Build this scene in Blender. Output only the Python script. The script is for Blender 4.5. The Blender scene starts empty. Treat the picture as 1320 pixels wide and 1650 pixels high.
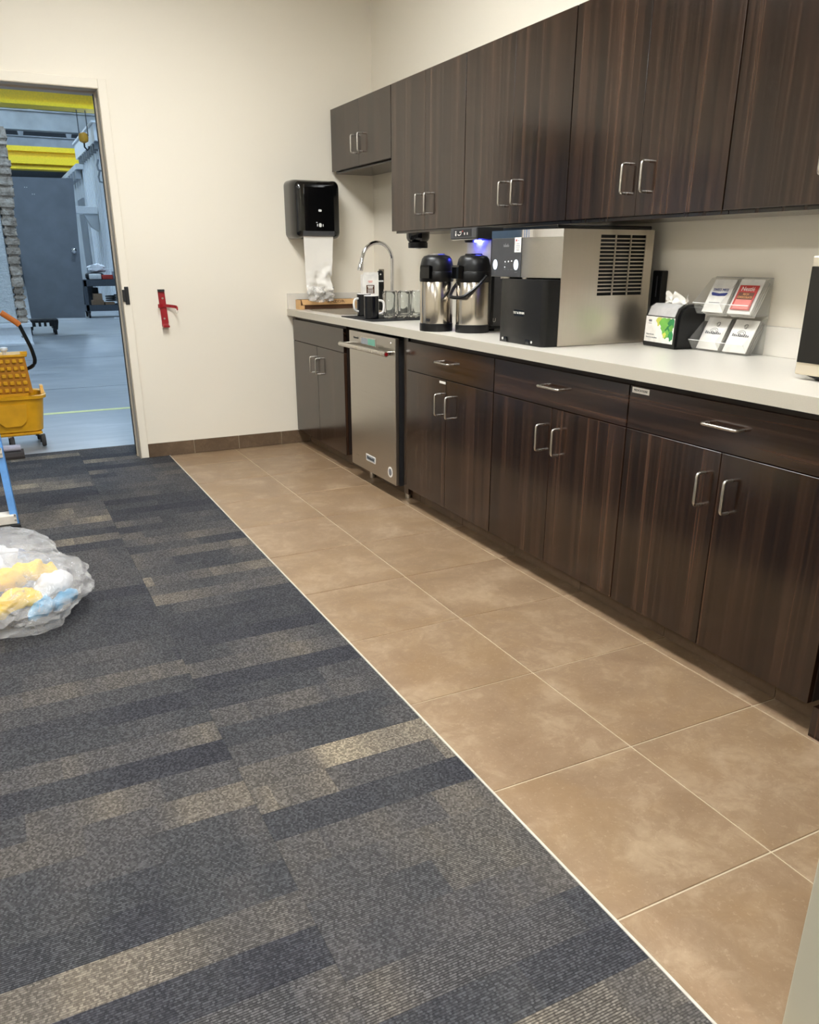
import bpy, bmesh, math, random
from mathutils import Vector, Matrix, noise as mnoise
random.seed(7)
scn = bpy.context.scene
COL = scn.collection

# ------------------------------------------------------------------ camera
CAM_POS = (-2.4416, -5.3968, 1.2375)
cam_d = bpy.data.cameras.new('camera'); cam = bpy.data.objects.new('camera', cam_d); COL.objects.link(cam)
cam_d.sensor_fit = 'VERTICAL'; cam_d.sensor_height = 24.0; cam_d.lens = 1287.28 / 1650 * 24.0
cam_d.shift_y = (893.17 - 825) / 1650
cam_d.clip_start = 0.02; cam_d.clip_end = 200
yaw, pitch = 0.466277, -0.355303
fwd = Vector((math.sin(yaw) * math.cos(pitch), math.cos(yaw) * math.cos(pitch), math.sin(pitch)))
right = Vector((math.cos(yaw), -math.sin(yaw), 0)); up = right.cross(fwd)
cam.matrix_world = Matrix(((right.x, up.x, -fwd.x, CAM_POS[0]), (right.y, up.y, -fwd.y, CAM_POS[1]),
                           (right.z, up.z, -fwd.z, CAM_POS[2]), (0, 0, 0, 1)))
scn.camera = cam

# ------------------------------------------------------------------ world, exposure
w = bpy.data.worlds.new('world'); scn.world = w; w.use_nodes = True
w.node_tree.nodes['Background'].inputs[0].default_value = (0.75, 0.85, 1, 1)
w.node_tree.nodes['Background'].inputs[1].default_value = 0.3
scn.view_settings.view_transform = 'Standard'; scn.view_settings.look = 'None'
scn.view_settings.gamma = 1; scn.view_settings.use_curve_mapping = False
scn.view_settings.exposure = 0.0
ROOM_LIGHT = 34.5            # ceiling troffers
HALL_LIGHT = 112.0           # high bay lamps in the workshop
ROOM_TINT = (1.0, 1.02, 1.02)
HALL_TINT = (0.58, 0.80, 1.05)

# ------------------------------------------------------------------ material helpers
def lin(c):
    return tuple(((x / 255) / 12.92 if x / 255 <= 0.04045 else ((x / 255 + 0.055) / 1.055) ** 2.4) for x in c) + (1,)
class NT:
    def __init__(s, name):
        s.m = bpy.data.materials.new(name); s.m.use_nodes = True; s.t = s.m.node_tree
        s.b = s.t.nodes['Principled BSDF']; s.out = s.t.nodes['Material Output']
    def n(s, kind, **kw):
        nd = s.t.nodes.new(kind)
        for k, v in kw.items():
            if k.startswith('i_'):
                key = k[2:]; key = int(key) if key.isdigit() else key
                s.put(nd.inputs[key], v)
            else: setattr(nd, k, v)
        return nd
    def put(s, inp, v):
        if isinstance(v, bpy.types.NodeSocket): s.t.links.new(v, inp)
        else: inp.default_value = v
    def math(s, op, a, b=0.0, c=0.0):
        nd = s.n('ShaderNodeMath', operation=op); s.put(nd.inputs[0], a); s.put(nd.inputs[1], b); s.put(nd.inputs[2], c); return nd.outputs[0]
    def mix(s, f, a, b, blend='MIX'):
        nd = s.n('ShaderNodeMix', data_type='RGBA', blend_type=blend)
        s.put(nd.inputs[0], f); s.put(nd.inputs[6], a); s.put(nd.inputs[7], b); return nd.outputs[2]
    def ramp(s, f, stops, interp='LINEAR'):
        nd = s.n('ShaderNodeValToRGB'); cr = nd.color_ramp; cr.interpolation = interp
        while len(cr.elements) > 1: cr.elements.remove(cr.elements[-1])
        for i, (p, c) in enumerate(stops):
            e = cr.elements[0] if i == 0 else cr.elements.new(p)
            e.position = p; e.color = c if len(c) == 4 else tuple(c) + (1,)
        s.put(nd.inputs[0], f); return nd.outputs[0]
    def coord(s, kind='Object', scale=(1, 1, 1), rnd=0.0):
        tc = s.n('ShaderNodeTexCoord'); v = tc.outputs[kind]
        if kind == 'World':
            pass
        if rnd:
            oi = s.n('ShaderNodeObjectInfo'); r = s.math('MULTIPLY', oi.outputs['Random'], rnd)
            va = s.n('ShaderNodeVectorMath', operation='ADD'); s.put(va.inputs[0], v)
            cb = s.n('ShaderNodeCombineXYZ'); [s.put(cb.inputs[i], r) for i in range(3)]
            s.put(va.inputs[1], cb.outputs[0]); v = va.outputs[0]
        mp = s.n('ShaderNodeMapping'); s.put(mp.inputs[0], v); mp.inputs['Scale'].default_value = scale
        return mp.outputs[0]
    def noise(s, v, scale=5, detail=3, rough=0.5, dist=0.0):
        nd = s.n('ShaderNodeTexNoise'); s.put(nd.inputs['Vector'], v); nd.inputs['Scale'].default_value = scale
        nd.inputs['Detail'].default_value = detail; nd.inputs['Roughness'].default_value = rough
        nd.inputs['Distortion'].default_value = dist; return nd.outputs[0]
    def bump(s, h, strength=0.2, dist=0.01):
        nd = s.n('ShaderNodeBump'); nd.inputs['Strength'].default_value = strength; nd.inputs['Distance'].default_value = dist
        s.put(nd.inputs['Height'], h); s.put(s.b.inputs['Normal'], nd.outputs[0])
    def set(s, **kw):
        for k, v in kw.items():
            s.put(s.b.inputs[{'color': 'Base Color', 'rough': 'Roughness', 'metal': 'Metallic', 'spec': 'Specular IOR Level',
                              'trans': 'Transmission Weight', 'ior': 'IOR', 'alpha': 'Alpha', 'coat': 'Coat Weight', 'coatr': 'Coat Roughness',
                              'aniso': 'Anisotropic', 'emit': 'Emission Color', 'estr': 'Emission Strength'}[k]], v)
        return s
M = {}
def plain(name, rgb, rough=0.5, metal=0.0, spec=0.5, var=0.06, scale=30, bump=0.0, coat=0.0):
    t = NT(name); v = t.coord('Object', (1, 1, 1), 3.0); nz = t.noise(v, scale, 3)
    c = lin(rgb); d = tuple(x * (1 - var * 2) for x in c[:3]) + (1,); h = tuple(min(1, x * (1 + var)) for x in c[:3]) + (1,)
    t.set(color=t.ramp(nz, [(0.3, d), (0.7, h)]), metal=metal, spec=spec, coat=coat)
    t.set(rough=t.math('ADD', t.math('MULTIPLY', nz, 0.12), max(0.0, rough - 0.06)))
    if bump: t.bump(nz, bump, 0.002)
    M[name] = t.m; return t.m
def emit(name, col, strength):
    t = NT(name); t.set(color=(0.8, 0.8, 0.8, 1), emit=tuple(col) + (1,), estr=strength); M[name] = t.m; return t.m

# painted drywall: cream with faint orange peel
def paint(name, rgb, rough=0.55):
    t = NT(name); v = t.coord('Object'); big = t.noise(v, 0.8, 2); fine = t.noise(v, 260, 2)
    c = lin(rgb); t.set(color=t.ramp(big, [(0.3, tuple(x * .965 for x in c[:3]) + (1,)), (0.7, c)]), rough=rough, spec=0.35)
    t.bump(fine, 0.08, 0.001); M[name] = t.m
paint('wall', (235, 227, 211)); paint('wall_unlit', (196, 190, 170)); paint('ceiling', (225, 220, 208)); paint('frame_paint', (184, 173, 156), 0.4)

# dark walnut laminate, grain along z or y
def wood(name, horiz=False):
    t = NT(name)
    s = (30, .55, 30) if horiz else (30, 30, .55)
    v = t.coord('Object', s, 37.0)
    s2 = (120, 1.1, 120) if horiz else (120, 120, 1.1)
    v2 = t.coord('Object', s2, 11.0)
    a = t.noise(v, 1.0, 3, 0.5, 0.08); b = t.noise(v2, 1.0, 3, 0.6)
    f = t.math('ADD', t.math('MULTIPLY', a, 0.66), t.math('MULTIPLY', b, 0.34))
    c = t.ramp(f, [(0.33, (0.0065, 0.0028, 0.0016)), (0.44, (0.0125, 0.0054, 0.0028)), (0.52, (0.0225, 0.0100, 0.0052)), (0.60, (0.041, 0.0195, 0.0108)), (0.70, (0.072, 0.037, 0.022))])
    t.set(color=c, rough=t.math('ADD', t.math('MULTIPLY', b, 0.09), 0.13), spec=0.68)
    t.bump(b, 0.05, 0.0006); M[name] = t.m
wood('wood'); wood('wood_horizontal', True)
plain('wood_dark', (40, 30, 25), 0.5); plain('melamine', (120, 108, 92), 0.5)

def steel(name, rgb, rough, axis, metal=1.0):
    t = NT(name); s = {'x': (3, 300, 300), 'y': (300, 3, 300), 'z': (300, 300, 3)}[axis]
    nz = t.noise(t.coord('Object', s), 1.0, 3); big = t.noise(t.coord('Object'), 6, 2); c = lin(rgb)
    t.set(color=t.ramp(nz, [(0.3, tuple(x * .95 for x in c[:3]) + (1,)), (0.7, c)]), metal=metal,
          rough=t.math('ADD', t.math('MULTIPLY', nz, 0.10), t.math('ADD', t.math('MULTIPLY', big, 0.05), rough - 0.07)))
    t.bump(nz, 0.004, 0.0002); M[name] = t.m
steel('steel', (214, 206, 194), 0.34, 'z'); steel('steel_door', (186, 182, 174), 0.30, 'y'); steel('steel_pot', (205, 197, 184), 0.20, 'z')
steel('nickel', (205, 200, 192), 0.28, 'z'); steel('chrome', (225, 225, 228), 0.06, 'z')
steel('steel_warm', (216, 205, 184), 0.38, 'y', 0.55)

# laminate worktop
t = NT('laminate'); v = t.coord('Object'); nz = t.noise(v, 900, 2); c = lin((216, 210, 199))
t.set(color=t.ramp(nz, [(0.3, tuple(x * .93 for x in c[:3]) + (1,)), (0.7, c)]), rough=0.32, spec=0.5); M['laminate'] = t.m

plain('edge_band', (188, 181, 166), 0.45, var=0.04, scale=500)
# porcelain floor tile: brown beige, cloudy, flecked
def tilemat(name, dark, mid, light, rough):
    t = NT(name); v = t.coord('Object', (1, 1, 1), 41.0)
    cl = t.noise(v, 5.2, 6, 0.62, 0.6); cl2 = t.noise(v, 17, 5, 0.65, 1.2); fl = t.noise(v, 90, 4, 0.7)
    f = t.math('ADD', t.math('MULTIPLY', cl, 0.62), t.math('MULTIPLY', cl2, 0.38))
    c = t.ramp(f, [(0.34, lin(dark)), (0.50, lin(mid)), (0.66, lin(light))])
    if name == 'tile': c = t.mix(t.math('MULTIPLY', t.ramp(t.noise(v, 3.1, 4, 0.6, 0.8), [(0.45, (0, 0, 0)), (0.65, (1, 1, 1))]), 0.38), c, lin((140, 112, 78)))
    fleck = t.ramp(fl, [(0.57, (0, 0, 0)), (0.68, (1, 1, 1))])
    sep = t.n('ShaderNodeSeparateColor'); t.put(sep.inputs[0], fleck)
    c2 = t.mix(t.math('MULTIPLY', sep.outputs[0], t.math('MULTIPLY', cl2, 0.48)), c, lin(tuple(min(255, x + 26) for x in light)))
    t.set(color=c2, rough=t.math('ADD', t.math('MULTIPLY', cl2, 0.16), rough), spec=0.45); t.bump(cl2, 0.04, 0.002); M[name] = t.m
tilemat('tile', (128, 104, 80), (141, 117, 92), (165, 142, 116), 0.30)
tilemat('tile_base', (88, 70, 54), (98, 80, 62), (112, 92, 73), 0.32)
plain('grout', (196, 180, 154), 0.85, var=0.04, scale=200)
plain('trim_metal', (214, 208, 196), 0.4, 0.3)

# carpet: strips about 10 cm wide inside 61 cm tiles, loop pile ribs
t = NT('carpet'); geo = t.n('ShaderNodeNewGeometry'); sp = t.n('ShaderNodeSeparateXYZ'); t.put(sp.inputs[0], geo.outputs['Position'])
X, Y = sp.outputs[0], sp.outputs[1]
col = t.math('FLOOR', t.math('DIVIDE', t.math('ADD', X, 2.055), 0.61))
yy = t.math('ADD', t.math('DIVIDE', Y, 0.104), t.math('MULTIPLY', col, 0.43)); row = t.math('FLOOR', yy)
cb = t.n('ShaderNodeCombineXYZ'); t.put(cb.inputs[0], col); t.put(cb.inputs[1], row)
wn = t.n('ShaderNodeTexWhiteNoise', noise_dimensions='2D'); t.put(wn.inputs['Vector'], cb.outputs[0]); R1 = wn.outputs['Value']
seg = t.n('ShaderNodeTexVoronoi', voronoi_dimensions='1D', feature='F1'); t.put(seg.inputs['W'], t.math('ADD', t.math('MULTIPLY', X, 3.6), t.math('ADD', t.math('MULTIPLY', row, 7.31), t.math('MULTIPLY', col, 3.7))))
seg.inputs['Scale'].default_value = 1.0
sg = t.n('ShaderNodeSeparateColor'); t.put(sg.inputs[0], seg.outputs['Color'])
cb2 = t.n('ShaderNodeCombineXYZ'); t.put(cb2.inputs[0], t.math('MULTIPLY', X, 2.3)); t.put(cb2.inputs[1], t.math('MULTIPLY', row, 5.77)); t.put(cb2.inputs[2], col)
sm = t.noise(cb2.outputs[0], 1.6, 2, 0.5)
val = t.math('ADD', t.math('ADD', t.math('MULTIPLY', R1, 0.55), t.math('MULTIPLY', sg.outputs[0], 0.22)), t.math('SUBTRACT', t.math('MULTIPLY', sm, 0.75), 0.26))
base = t.ramp(val, [(0.05, lin((55, 55, 60))), (0.24, lin((60, 60, 64))), (0.44, lin((67, 67, 69))), (0.60, lin((78, 76, 76))), (0.72, lin((88, 84, 80))), (0.86, lin((114, 106, 95))), (1.0, lin((150, 138, 118)))])
ce = t.n('ShaderNodeCombineXYZ'); PT = 0.0052
rowj = t.math('FLOOR', t.math('DIVIDE', Y, PT)); t.put(ce.inputs[1], rowj)
t.put(ce.inputs[0], t.math('FLOOR', t.math('ADD', t.math('DIVIDE', X, 0.0046), t.math('MULTIPLY', rowj, 0.5))))
wf = t.n('ShaderNodeTexWhiteNoise', noise_dimensions='2D'); t.put(wf.inputs['Vector'], ce.outputs[0]); F = wf.outputs['Value']
ribs = t.math('ABSOLUTE', t.math('SINE', t.math('MULTIPLY', Y, math.pi / PT)))
R2 = sg.outputs[1]
ribamt = t.math('ADD', t.math('MULTIPLY', R2, 0.75), 0.40)
sfine = t.noise(geo.outputs['Position'], 420, 2, 0.6)
fine = t.math('ADD', t.math('ADD', t.math('MULTIPLY', t.math('POWER', F, 1.5), 0.85), t.math('MULTIPLY', sfine, 0.9)), 0.17)
ribf = t.math('ADD', t.math('MULTIPLY', t.math('SUBTRACT', ribs, 0.64), ribamt), 1.0)
k = t.math('MULTIPLY', fine, ribf)
cc = t.n('ShaderNodeCombineColor'); [t.put(cc.inputs[i], k) for i in range(3)]
t.set(color=t.mix(1.0, base, cc.outputs[0], 'MULTIPLY'), rough=0.95, spec=0.1)
t.bump(t.math('MULTIPLY', ribs, F), 0.5, 0.004); M['carpet'] = t.m

# concrete workshop floor
t = NT('concrete'); v = t.coord('Object'); a = t.noise(v, 0.7, 5, 0.6, 0.4); b = t.noise(t.coord('Object', (0.7, 4, 1)), 2.2, 5, 0.65, 0.7)
f = t.math('ADD', t.math('MULTIPLY', a, 0.5), t.math('MULTIPLY', b, 0.5))
t.set(color=t.ramp(f, [(0.3, lin((128, 132, 138))), (0.5, lin((150, 153, 156))), (0.7, lin((182, 183, 184)))]), rough=t.math('ADD', t.math('MULTIPLY', b, 0.3), 0.25), spec=0.4); M['concrete'] = t.m

# stone and stucco
t = NT('stone'); v = t.coord('Object'); a = t.noise(v, 6, 6, 0.65, 0.5); b = t.noise(v, 30, 4)
t.set(color=t.ramp(a, [(0.3, lin((132, 116, 100))), (0.5, lin((186, 168, 150))), (0.7, lin((224, 210, 194)))]), rough=0.9); t.bump(b, 0.8, 0.03); M['stone'] = t.m
t = NT('stucco'); v = t.coord('Object', (1, 1, 2.5)); a = t.noise(v, 14, 5, 0.6, 1.5)
t.set(color=t.ramp(a, [(0.3, lin((214, 216, 214))), (0.7, lin((240, 240, 236)))]), rough=0.9); t.bump(a, 0.9, 0.03); M['stucco'] = t.m

plain('black_plastic', (14, 14, 15), 0.36, spec=0.4); plain('black_gloss', (9, 9, 10), 0.12, coat=0.4); plain('black_matte', (26, 26, 27), 0.6)
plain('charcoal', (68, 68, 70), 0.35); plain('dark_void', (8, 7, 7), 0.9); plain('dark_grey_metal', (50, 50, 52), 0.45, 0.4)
plain('white_plastic', (232, 230, 226), 0.4); plain('white_paper', (238, 234, 226), 0.8, bump=0.1); plain('tissue_paper', (240, 235, 226), 0.9, var=0.004)
plain('yellow_plastic', (226, 164, 22), 0.4, scale=9, var=0.08); plain('yellow_shaded', (184, 122, 14), 0.5)
plain('yellow_paint', (244, 208, 16), 0.45); plain('orange_grip', (206, 112, 36), 0.6)
plain('blue_fibreglass', (84, 140, 200), 0.45); plain('blue_dark', (38, 76, 126), 0.5); plain('cream_step', (222, 214, 202), 0.5)
plain('red_enamel', (150, 24, 32), 0.35); plain('rubber', (58, 54, 52), 0.7); plain('rubber_black', (24, 24, 25), 0.75)
plain('grey_door', (120, 124, 130), 0.5, scale=4); plain('white_metal', (238, 240, 242), 0.45, var=0.02); plain('hall_grey', (142, 146, 150), 0.6, var=0.05, scale=3)
plain('hall_roof', (205, 208, 210), 0.7, var=0.08, scale=2); plain('hall_dark', (110, 114, 118), 0.7); plain('blue_tarp', (40, 90, 160), 0.5)
plain('cardboard', (206, 164, 112), 0.8, var=0.05, scale=40); plain('cardboard_shaded', (84, 54, 30), 0.85); plain('ink_brown', (80, 48, 26), 0.8)
plain('box_brown', (150, 122, 96), 0.8); plain('ink_black', (24, 24, 26), 0.7); plain('ink_grey', (120, 120, 122), 0.7); plain('ink_blue', (44, 54, 120), 0.6)
plain('ink_red', (192, 60, 52), 0.5); plain('ink_brown2', (110, 66, 44), 0.5); plain('ink_pink', (226, 130, 120), 0.5); plain('ink_orange', (236, 170, 110), 0.5)
plain('packet_white', (228, 224, 216), 0.45, bump=0.15); plain('packet_silver', (170, 164, 155), 0.35, 0.3, bump=0.2, scale=14)
plain('grey_fabric', (176, 172, 184), 0.9, bump=0.5, scale=60); plain('dark_fabric', (66, 60, 58), 0.95); plain('yellow_cloth', (240, 196, 56), 0.85, bump=0.3, scale=40)
plain('blue_item', (96, 160, 200), 0.5); plain('white_cloth', (226, 226, 228), 0.85, bump=0.4, scale=30); plain('red_bin', (190, 60, 46), 0.5); plain('grey_plastic', (140, 146, 152), 0.5)
plain('slot_grey', (186, 183, 180), 0.35); plain('cart_grey', (74, 80, 88), 0.5); plain('line_yellow', (224, 224, 150), 0.6); plain('amber', (206, 150, 40), 0.5); plain('red_dot', (150, 20, 26), 0.3)
plain('leaf_green', (110, 172, 74), 0.5, scale=12, var=0.2); plain('leaf_dark', (44, 128, 72), 0.5, scale=12, var=0.2); plain('leaf_yellow', (206, 206, 90), 0.5, scale=12, var=0.1)
plain('lcd_teal', (96, 160, 140), 0.3); plain('mug_black', (9, 10, 15), 0.12, spec=0.4); plain('ceramic_white', (236, 232, 226), 0.2); plain('brown_liquid', (120, 70, 50), 0.4)
emit('button_glow', (0.62, 0.76, 1.0), 0.9); emit('led_blue', (0.05, 0.06, 1.0), 120.0); emit('indicator', (1, 1, 1), 0.9); emit('button_blue', (0.10, 0.20, 0.85), 0.5)
emit('troffer_glow', ROOM_TINT, ROOM_LIGHT); emit('highbay_glow', HALL_TINT, HALL_LIGHT)
# clear materials
t = NT('glass'); t.set(color=(0.97, 0.985, 0.975, 1), rough=0.02, trans=1.0, ior=1.45); M['glass'] = t.m
def sheet(name, tint, gloss, white, alpha):
    t = NT(name); tr = t.n('ShaderNodeBsdfTransparent'); tr.inputs[0].default_value = tint
    nz = t.noise(t.coord('Object'), 11, 4, 0.6, 1.0)
    t.set(color=white, rough=gloss, spec=0.6)
    mx = t.n('ShaderNodeMixShader'); t.put(mx.inputs[0], t.math('ADD', t.math('MULTIPLY', nz, alpha), alpha * 0.35))
    t.t.links.new(tr.outputs[0], mx.inputs[1]); t.t.links.new(t.b.outputs[0], mx.inputs[2]); t.t.links.new(mx.outputs[0], t.out.inputs[0])
    if name != 'acrylic': t.bump(nz, 0.6, 0.03)
    M[name] = t.m
sheet('acrylic', (0.95, 0.95, 0.94, 1), 0.08, (0.9, 0.9, 0.88, 1), 0.10)
sheet('plastic_bag', (0.97, 0.97, 0.97, 1), 0.14, (0.86, 0.85, 0.85, 1), 0.30)
sheet('plastic_film', (0.97, 0.97, 0.97, 1), 0.15, (0.9, 0.88, 0.84, 1), 0.34)

# ------------------------------------------------------------------ mesh helpers
def NB(): return bmesh.new()
def box(bm, x0, x1, y0, y1, z0, z1, bev=0.0, seg=2, mtx=None):
    b = bmesh.new()
    bmesh.ops.create_cube(b, size=1.0, matrix=Matrix.Translation(((x0 + x1) / 2, (y0 + y1) / 2, (z0 + z1) / 2)) @ Matrix.Diagonal((abs(x1 - x0), abs(y1 - y0), abs(z1 - z0), 1)))
    if bev: bmesh.ops.bevel(b, geom=b.edges[:], offset=bev, segments=seg, affect='EDGES', profile=0.5)
    merge(bm, b, mtx); return bm
def merge(bm, b, mtx=None):
    if mtx is not None: bmesh.ops.transform(b, matrix=mtx, verts=b.verts[:])
    vm = {v: bm.verts.new(v.co) for v in b.verts}
    for f in b.faces:
        try: bm.faces.new([vm[v] for v in f.verts])
        except ValueError: pass
    b.free()
def lathe(bm, prof, c=(0, 0, 0), n=28, cap0=True, cap1=True, mtx=None):
    b = bmesh.new(); rings = []
    for r, z in prof:
        rings.append([b.verts.new((c[0] + r * math.cos(2 * math.pi * i / n), c[1] + r * math.sin(2 * math.pi * i / n), c[2] + z)) for i in range(n)])
    for a, d in zip(rings, rings[1:]):
        for i in range(n): b.faces.new((a[i], a[(i + 1) % n], d[(i + 1) % n], d[i]))
    if cap0: b.faces.new(rings[0][::-1])
    if cap1: b.faces.new(rings[-1])
    merge(bm, b, mtx); return bm
def tube(bm, pts, r, n=8, caps=True, rads=None):
    pts = [Vector(p) for p in pts]; rings = []; prev = None
    for i, p in enumerate(pts):
        d = (pts[min(i + 1, len(pts) - 1)] - pts[max(i - 1, 0)]).normalized()
        if prev is None:
            a = Vector((0, 0, 1)) if abs(d.z) < .9 else Vector((1, 0, 0)); u = d.cross(a).normalized()
        else: u = (prev - d * prev.dot(d)).normalized()
        prev = u; v = d.cross(u); rr = rads[i] if rads else r
        rings.append([bm.verts.new(p + (u * math.cos(2 * math.pi * k / n) + v * math.sin(2 * math.pi * k / n)) * rr) for k in range(n)])
    for a, b in zip(rings, rings[1:]):
        for k in range(n): bm.faces.new((a[k], a[(k + 1) % n], b[(k + 1) % n], b[k]))
    if caps: bm.faces.new(rings[0][::-1]); bm.faces.new(rings[-1])
    return bm
def prism(bm, pts, axis, a, b_, mtx=None):
    """extrude a 2D outline; axis x: pts are (y,z); y: (x,z); z: (x,y)"""
    b = bmesh.new()
    def P(p, h): return {'x': (h, p[0], p[1]), 'y': (p[0], h, p[1]), 'z': (p[0], p[1], h)}[axis]
    A = [b.verts.new(P(p, a)) for p in pts]; B = [b.verts.new(P(p, b_)) for p in pts]; n = len(pts)
    for i in range(n): b.faces.new((A[i], A[(i + 1) % n], B[(i + 1) % n], B[i]))
    b.faces.new(A[::-1]); b.faces.new(B); bmesh.ops.recalc_face_normals(b, faces=b.faces[:]); merge(bm, b, mtx); return bm
def rrect(a0, a1, b0, b1, r, n=5):
    out = []
    for cx, cy, s in ((a1 - r, b1 - r, 0), (a0 + r, b1 - r, 90), (a0 + r, b0 + r, 180), (a1 - r, b0 + r, 270)):
        for i in range(n + 1):
            an = math.radians(s + 90 * i / n); out.append((cx + r * math.cos(an), cy + r * math.sin(an)))
    return out
def fillet(pts, r, n=4):
    pts = [Vector(p) for p in pts]; out = [pts[0]]
    for i in range(1, len(pts) - 1):
        a, p, b = pts[i - 1], pts[i], pts[i + 1]; d1 = (a - p).normalized(); d2 = (b - p).normalized()
        s, e = p + d1 * r, p + d2 * r
        for j in range(n + 1):
            t_ = j / n; out.append((1 - t_) ** 2 * s + 2 * t_ * (1 - t_) * p + t_ * t_ * e)
    return out + [pts[-1]]
FACE_NX = Matrix(((0, 0, -1, 0), (-1, 0, 0, 0), (0, 1, 0, 0), (0, 0, 0, 1)))   # text facing -x
FACE_NY = Matrix(((1, 0, 0, 0), (0, 0, -1, 0), (0, 1, 0, 0), (0, 0, 0, 1)))    # text facing -y
def text(bm, body, size, loc, rot, depth=0.0004, wide=1.0, align='CENTER'):
    cu = bpy.data.curves.new('lettering', 'FONT'); cu.body = body; cu.size = size; cu.extrude = depth; cu.align_x = align; cu.align_y = 'CENTER'; cu.resolution_u = 2
    o = bpy.data.objects.new('lettering', cu); COL.objects.link(o); bpy.context.view_layer.update()
    me = bpy.data.meshes.new_from_object(o.evaluated_get(bpy.context.evaluated_depsgraph_get()))
    b = bmesh.new(); b.from_mesh(me); merge(bm, b, Matrix.Translation(loc) @ rot @ Matrix.Diagonal((wide, 1, 1, 1)))
    bpy.data.objects.remove(o); bpy.data.curves.remove(cu); bpy.data.meshes.remove(me); return bm

# ------------------------------------------------------------------ object helpers
def tag(o, label=None, cat=None, group=None, kind=None):
    if label: o['label'] = label
    if cat: o['category'] = cat
    if group: o['group'] = group
    if kind: o['kind'] = kind
    return o
def link(name, bm, mat, smooth=False, angle=40):
    bmesh.ops.recalc_face_normals(bm, faces=bm.faces[:])
    me = bpy.data.meshes.new(name); bm.to_mesh(me); bm.free()
    me.materials.append(M[mat] if isinstance(mat, str) else mat)
    o = bpy.data.objects.new(name, me); COL.objects.link(o)
    if smooth:
        me.shade_smooth(); me.set_sharp_from_angle(angle=math.radians(angle))
    return o
def thing(name, label, cat, loc, group=None, rotz=0.0):
    o = bpy.data.objects.new(name, None); o.empty_display_size = 0.05; COL.objects.link(o); o.location = loc; o.rotation_euler = (0, 0, rotz)
    return tag(o, label, cat, group)
def rootloc(o):
    while o.parent: o = o.parent
    return Vector(o.location)
def part(parent, name, bm, mat, smooth=False, label=None, kind=None, local=False, angle=40):
    """bm in world coordinates (or in the thing's own frame with local=True)"""
    if not local: bmesh.ops.translate(bm, verts=bm.verts[:], vec=-rootloc(parent))
    o = link(name, bm, mat, smooth, angle); o.parent = parent
    if label: o['label'] = label
    if kind: o['kind'] = kind
    return o
def solo(name, bm, mat, label, cat, loc, group=None, smooth=False, angle=40, rotz=0.0, local=False):
    if not local: bmesh.ops.translate(bm, verts=bm.verts[:], vec=-Vector(loc))
    o = link(name, bm, mat, smooth, angle); o.location = loc; o.rotation_euler = (0, 0, rotz)
    return tag(o, label, cat, group)
def struct(name, bm, mat, parent=None):
    o = link(name, bm, mat); tag(o, kind='structure')
    if parent: o.parent = parent
    return o
def copy_tree(o, parent=None):
    c = o.copy(); COL.objects.link(c); c.parent = parent
    for ch in o.children: copy_tree(ch, c)
    return c

# ================================================================== STRUCTURE
CEIL = 3.0; NEARY = -4.80; ROOMX = -6.2; ROOMY = -9.2
EDGE = -1.52                                   # carpet to tile edge
DOOR_L, DOOR_R, DOOR_H = -2.66, -1.705, 2.131   # clear opening in the far wall
WT = 0.19                                      # far wall thickness

floor = struct('floor', box(NB(), ROOMX - .1, 0.1, ROOMY - .1, 0.45, -0.12, -0.0025), 'grout')
# floor tiles, each its own piece
GX = [EDGE + .004, -1.0776, -0.6148, -0.157]; TY0, TS, G = -0.355, 0.4579, 0.0022
meshes = {}
for r in range(-1, 11):
    y1 = -0.001 if r < 0 else TY0 - r * TS; y0 = TY0 - (r + 1) * TS
    y1 -= 0 if r < 0 else G; y0 += G
    for c in range(3):
        x0, x1 = GX[c] + (G if c else 0), GX[c + 1] - G
        key = (c, r < 0)
        if key not in meshes:
            bm = NB(); hx, hy = (x1 - x0) / 2, (y1 - y0) / 2
            b = bmesh.new(); bmesh.ops.create_cube(b, size=1, matrix=Matrix.Diagonal((hx * 2, hy * 2, 0.012, 1)))
            bmesh.ops.bevel(b, geom=[e for e in b.edges if all(v.co.z > 0 for v in e.verts)], offset=0.0012, segments=1, affect='EDGES'); merge(bm, b)
            o = link('floor_tile', bm, 'tile'); meshes[key] = o.data
        else:
            o = bpy.data.objects.new('floor_tile', meshes[key]); COL.objects.link(o)
        o.parent = floor; o.location = ((x0 + x1) / 2, (y0 + y1) / 2, -0.006)
# carpet tiles
CX = [(-2.055, EDGE - .003), (-2.665, -2.055), (-3.275, -2.665)]; cm = {}
for ci, (x0, x1) in enumerate(CX):
    y = 0.45; k = 0
    while y > -5.6:
        h = 0.61 if k else (0.33, 0.5, 0.2)[ci]
        key = (ci, round(h, 2))
        if key not in cm:
            o = link('carpet_tile', box(NB(), -(x1 - x0) / 2 + .0004, (x1 - x0) / 2 - .0004, -h / 2 + .0004, h / 2 - .0004, -0.006, 0.002), 'carpet'); cm[key] = o.data
        else:
            o = bpy.data.objects.new('carpet_tile', cm[key]); COL.objects.link(o)
        o.parent = floor; o.location = ((x0 + x1) / 2, y - h / 2, 0); y -= h; k += 1
yend = -5.6
bm = NB(); box(bm, ROOMX, -3.2754, ROOMY, -0.001, -0.006, 0.002); box(bm, -3.275, 0, ROOMY, -6.3, -0.006, 0.002); box(bm, EDGE - .003, 0, -6.3, -5.4, -0.006, 0.002)
o = part(floor, 'carpet_field', bm, 'carpet', kind='stuff')
trim = struct('trim_1', box(NB(), EDGE - .0028, EDGE + .0036, -5.39, -0.001, -0.006, 0.0042, 0.001, 1), 'trim_metal')

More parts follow.
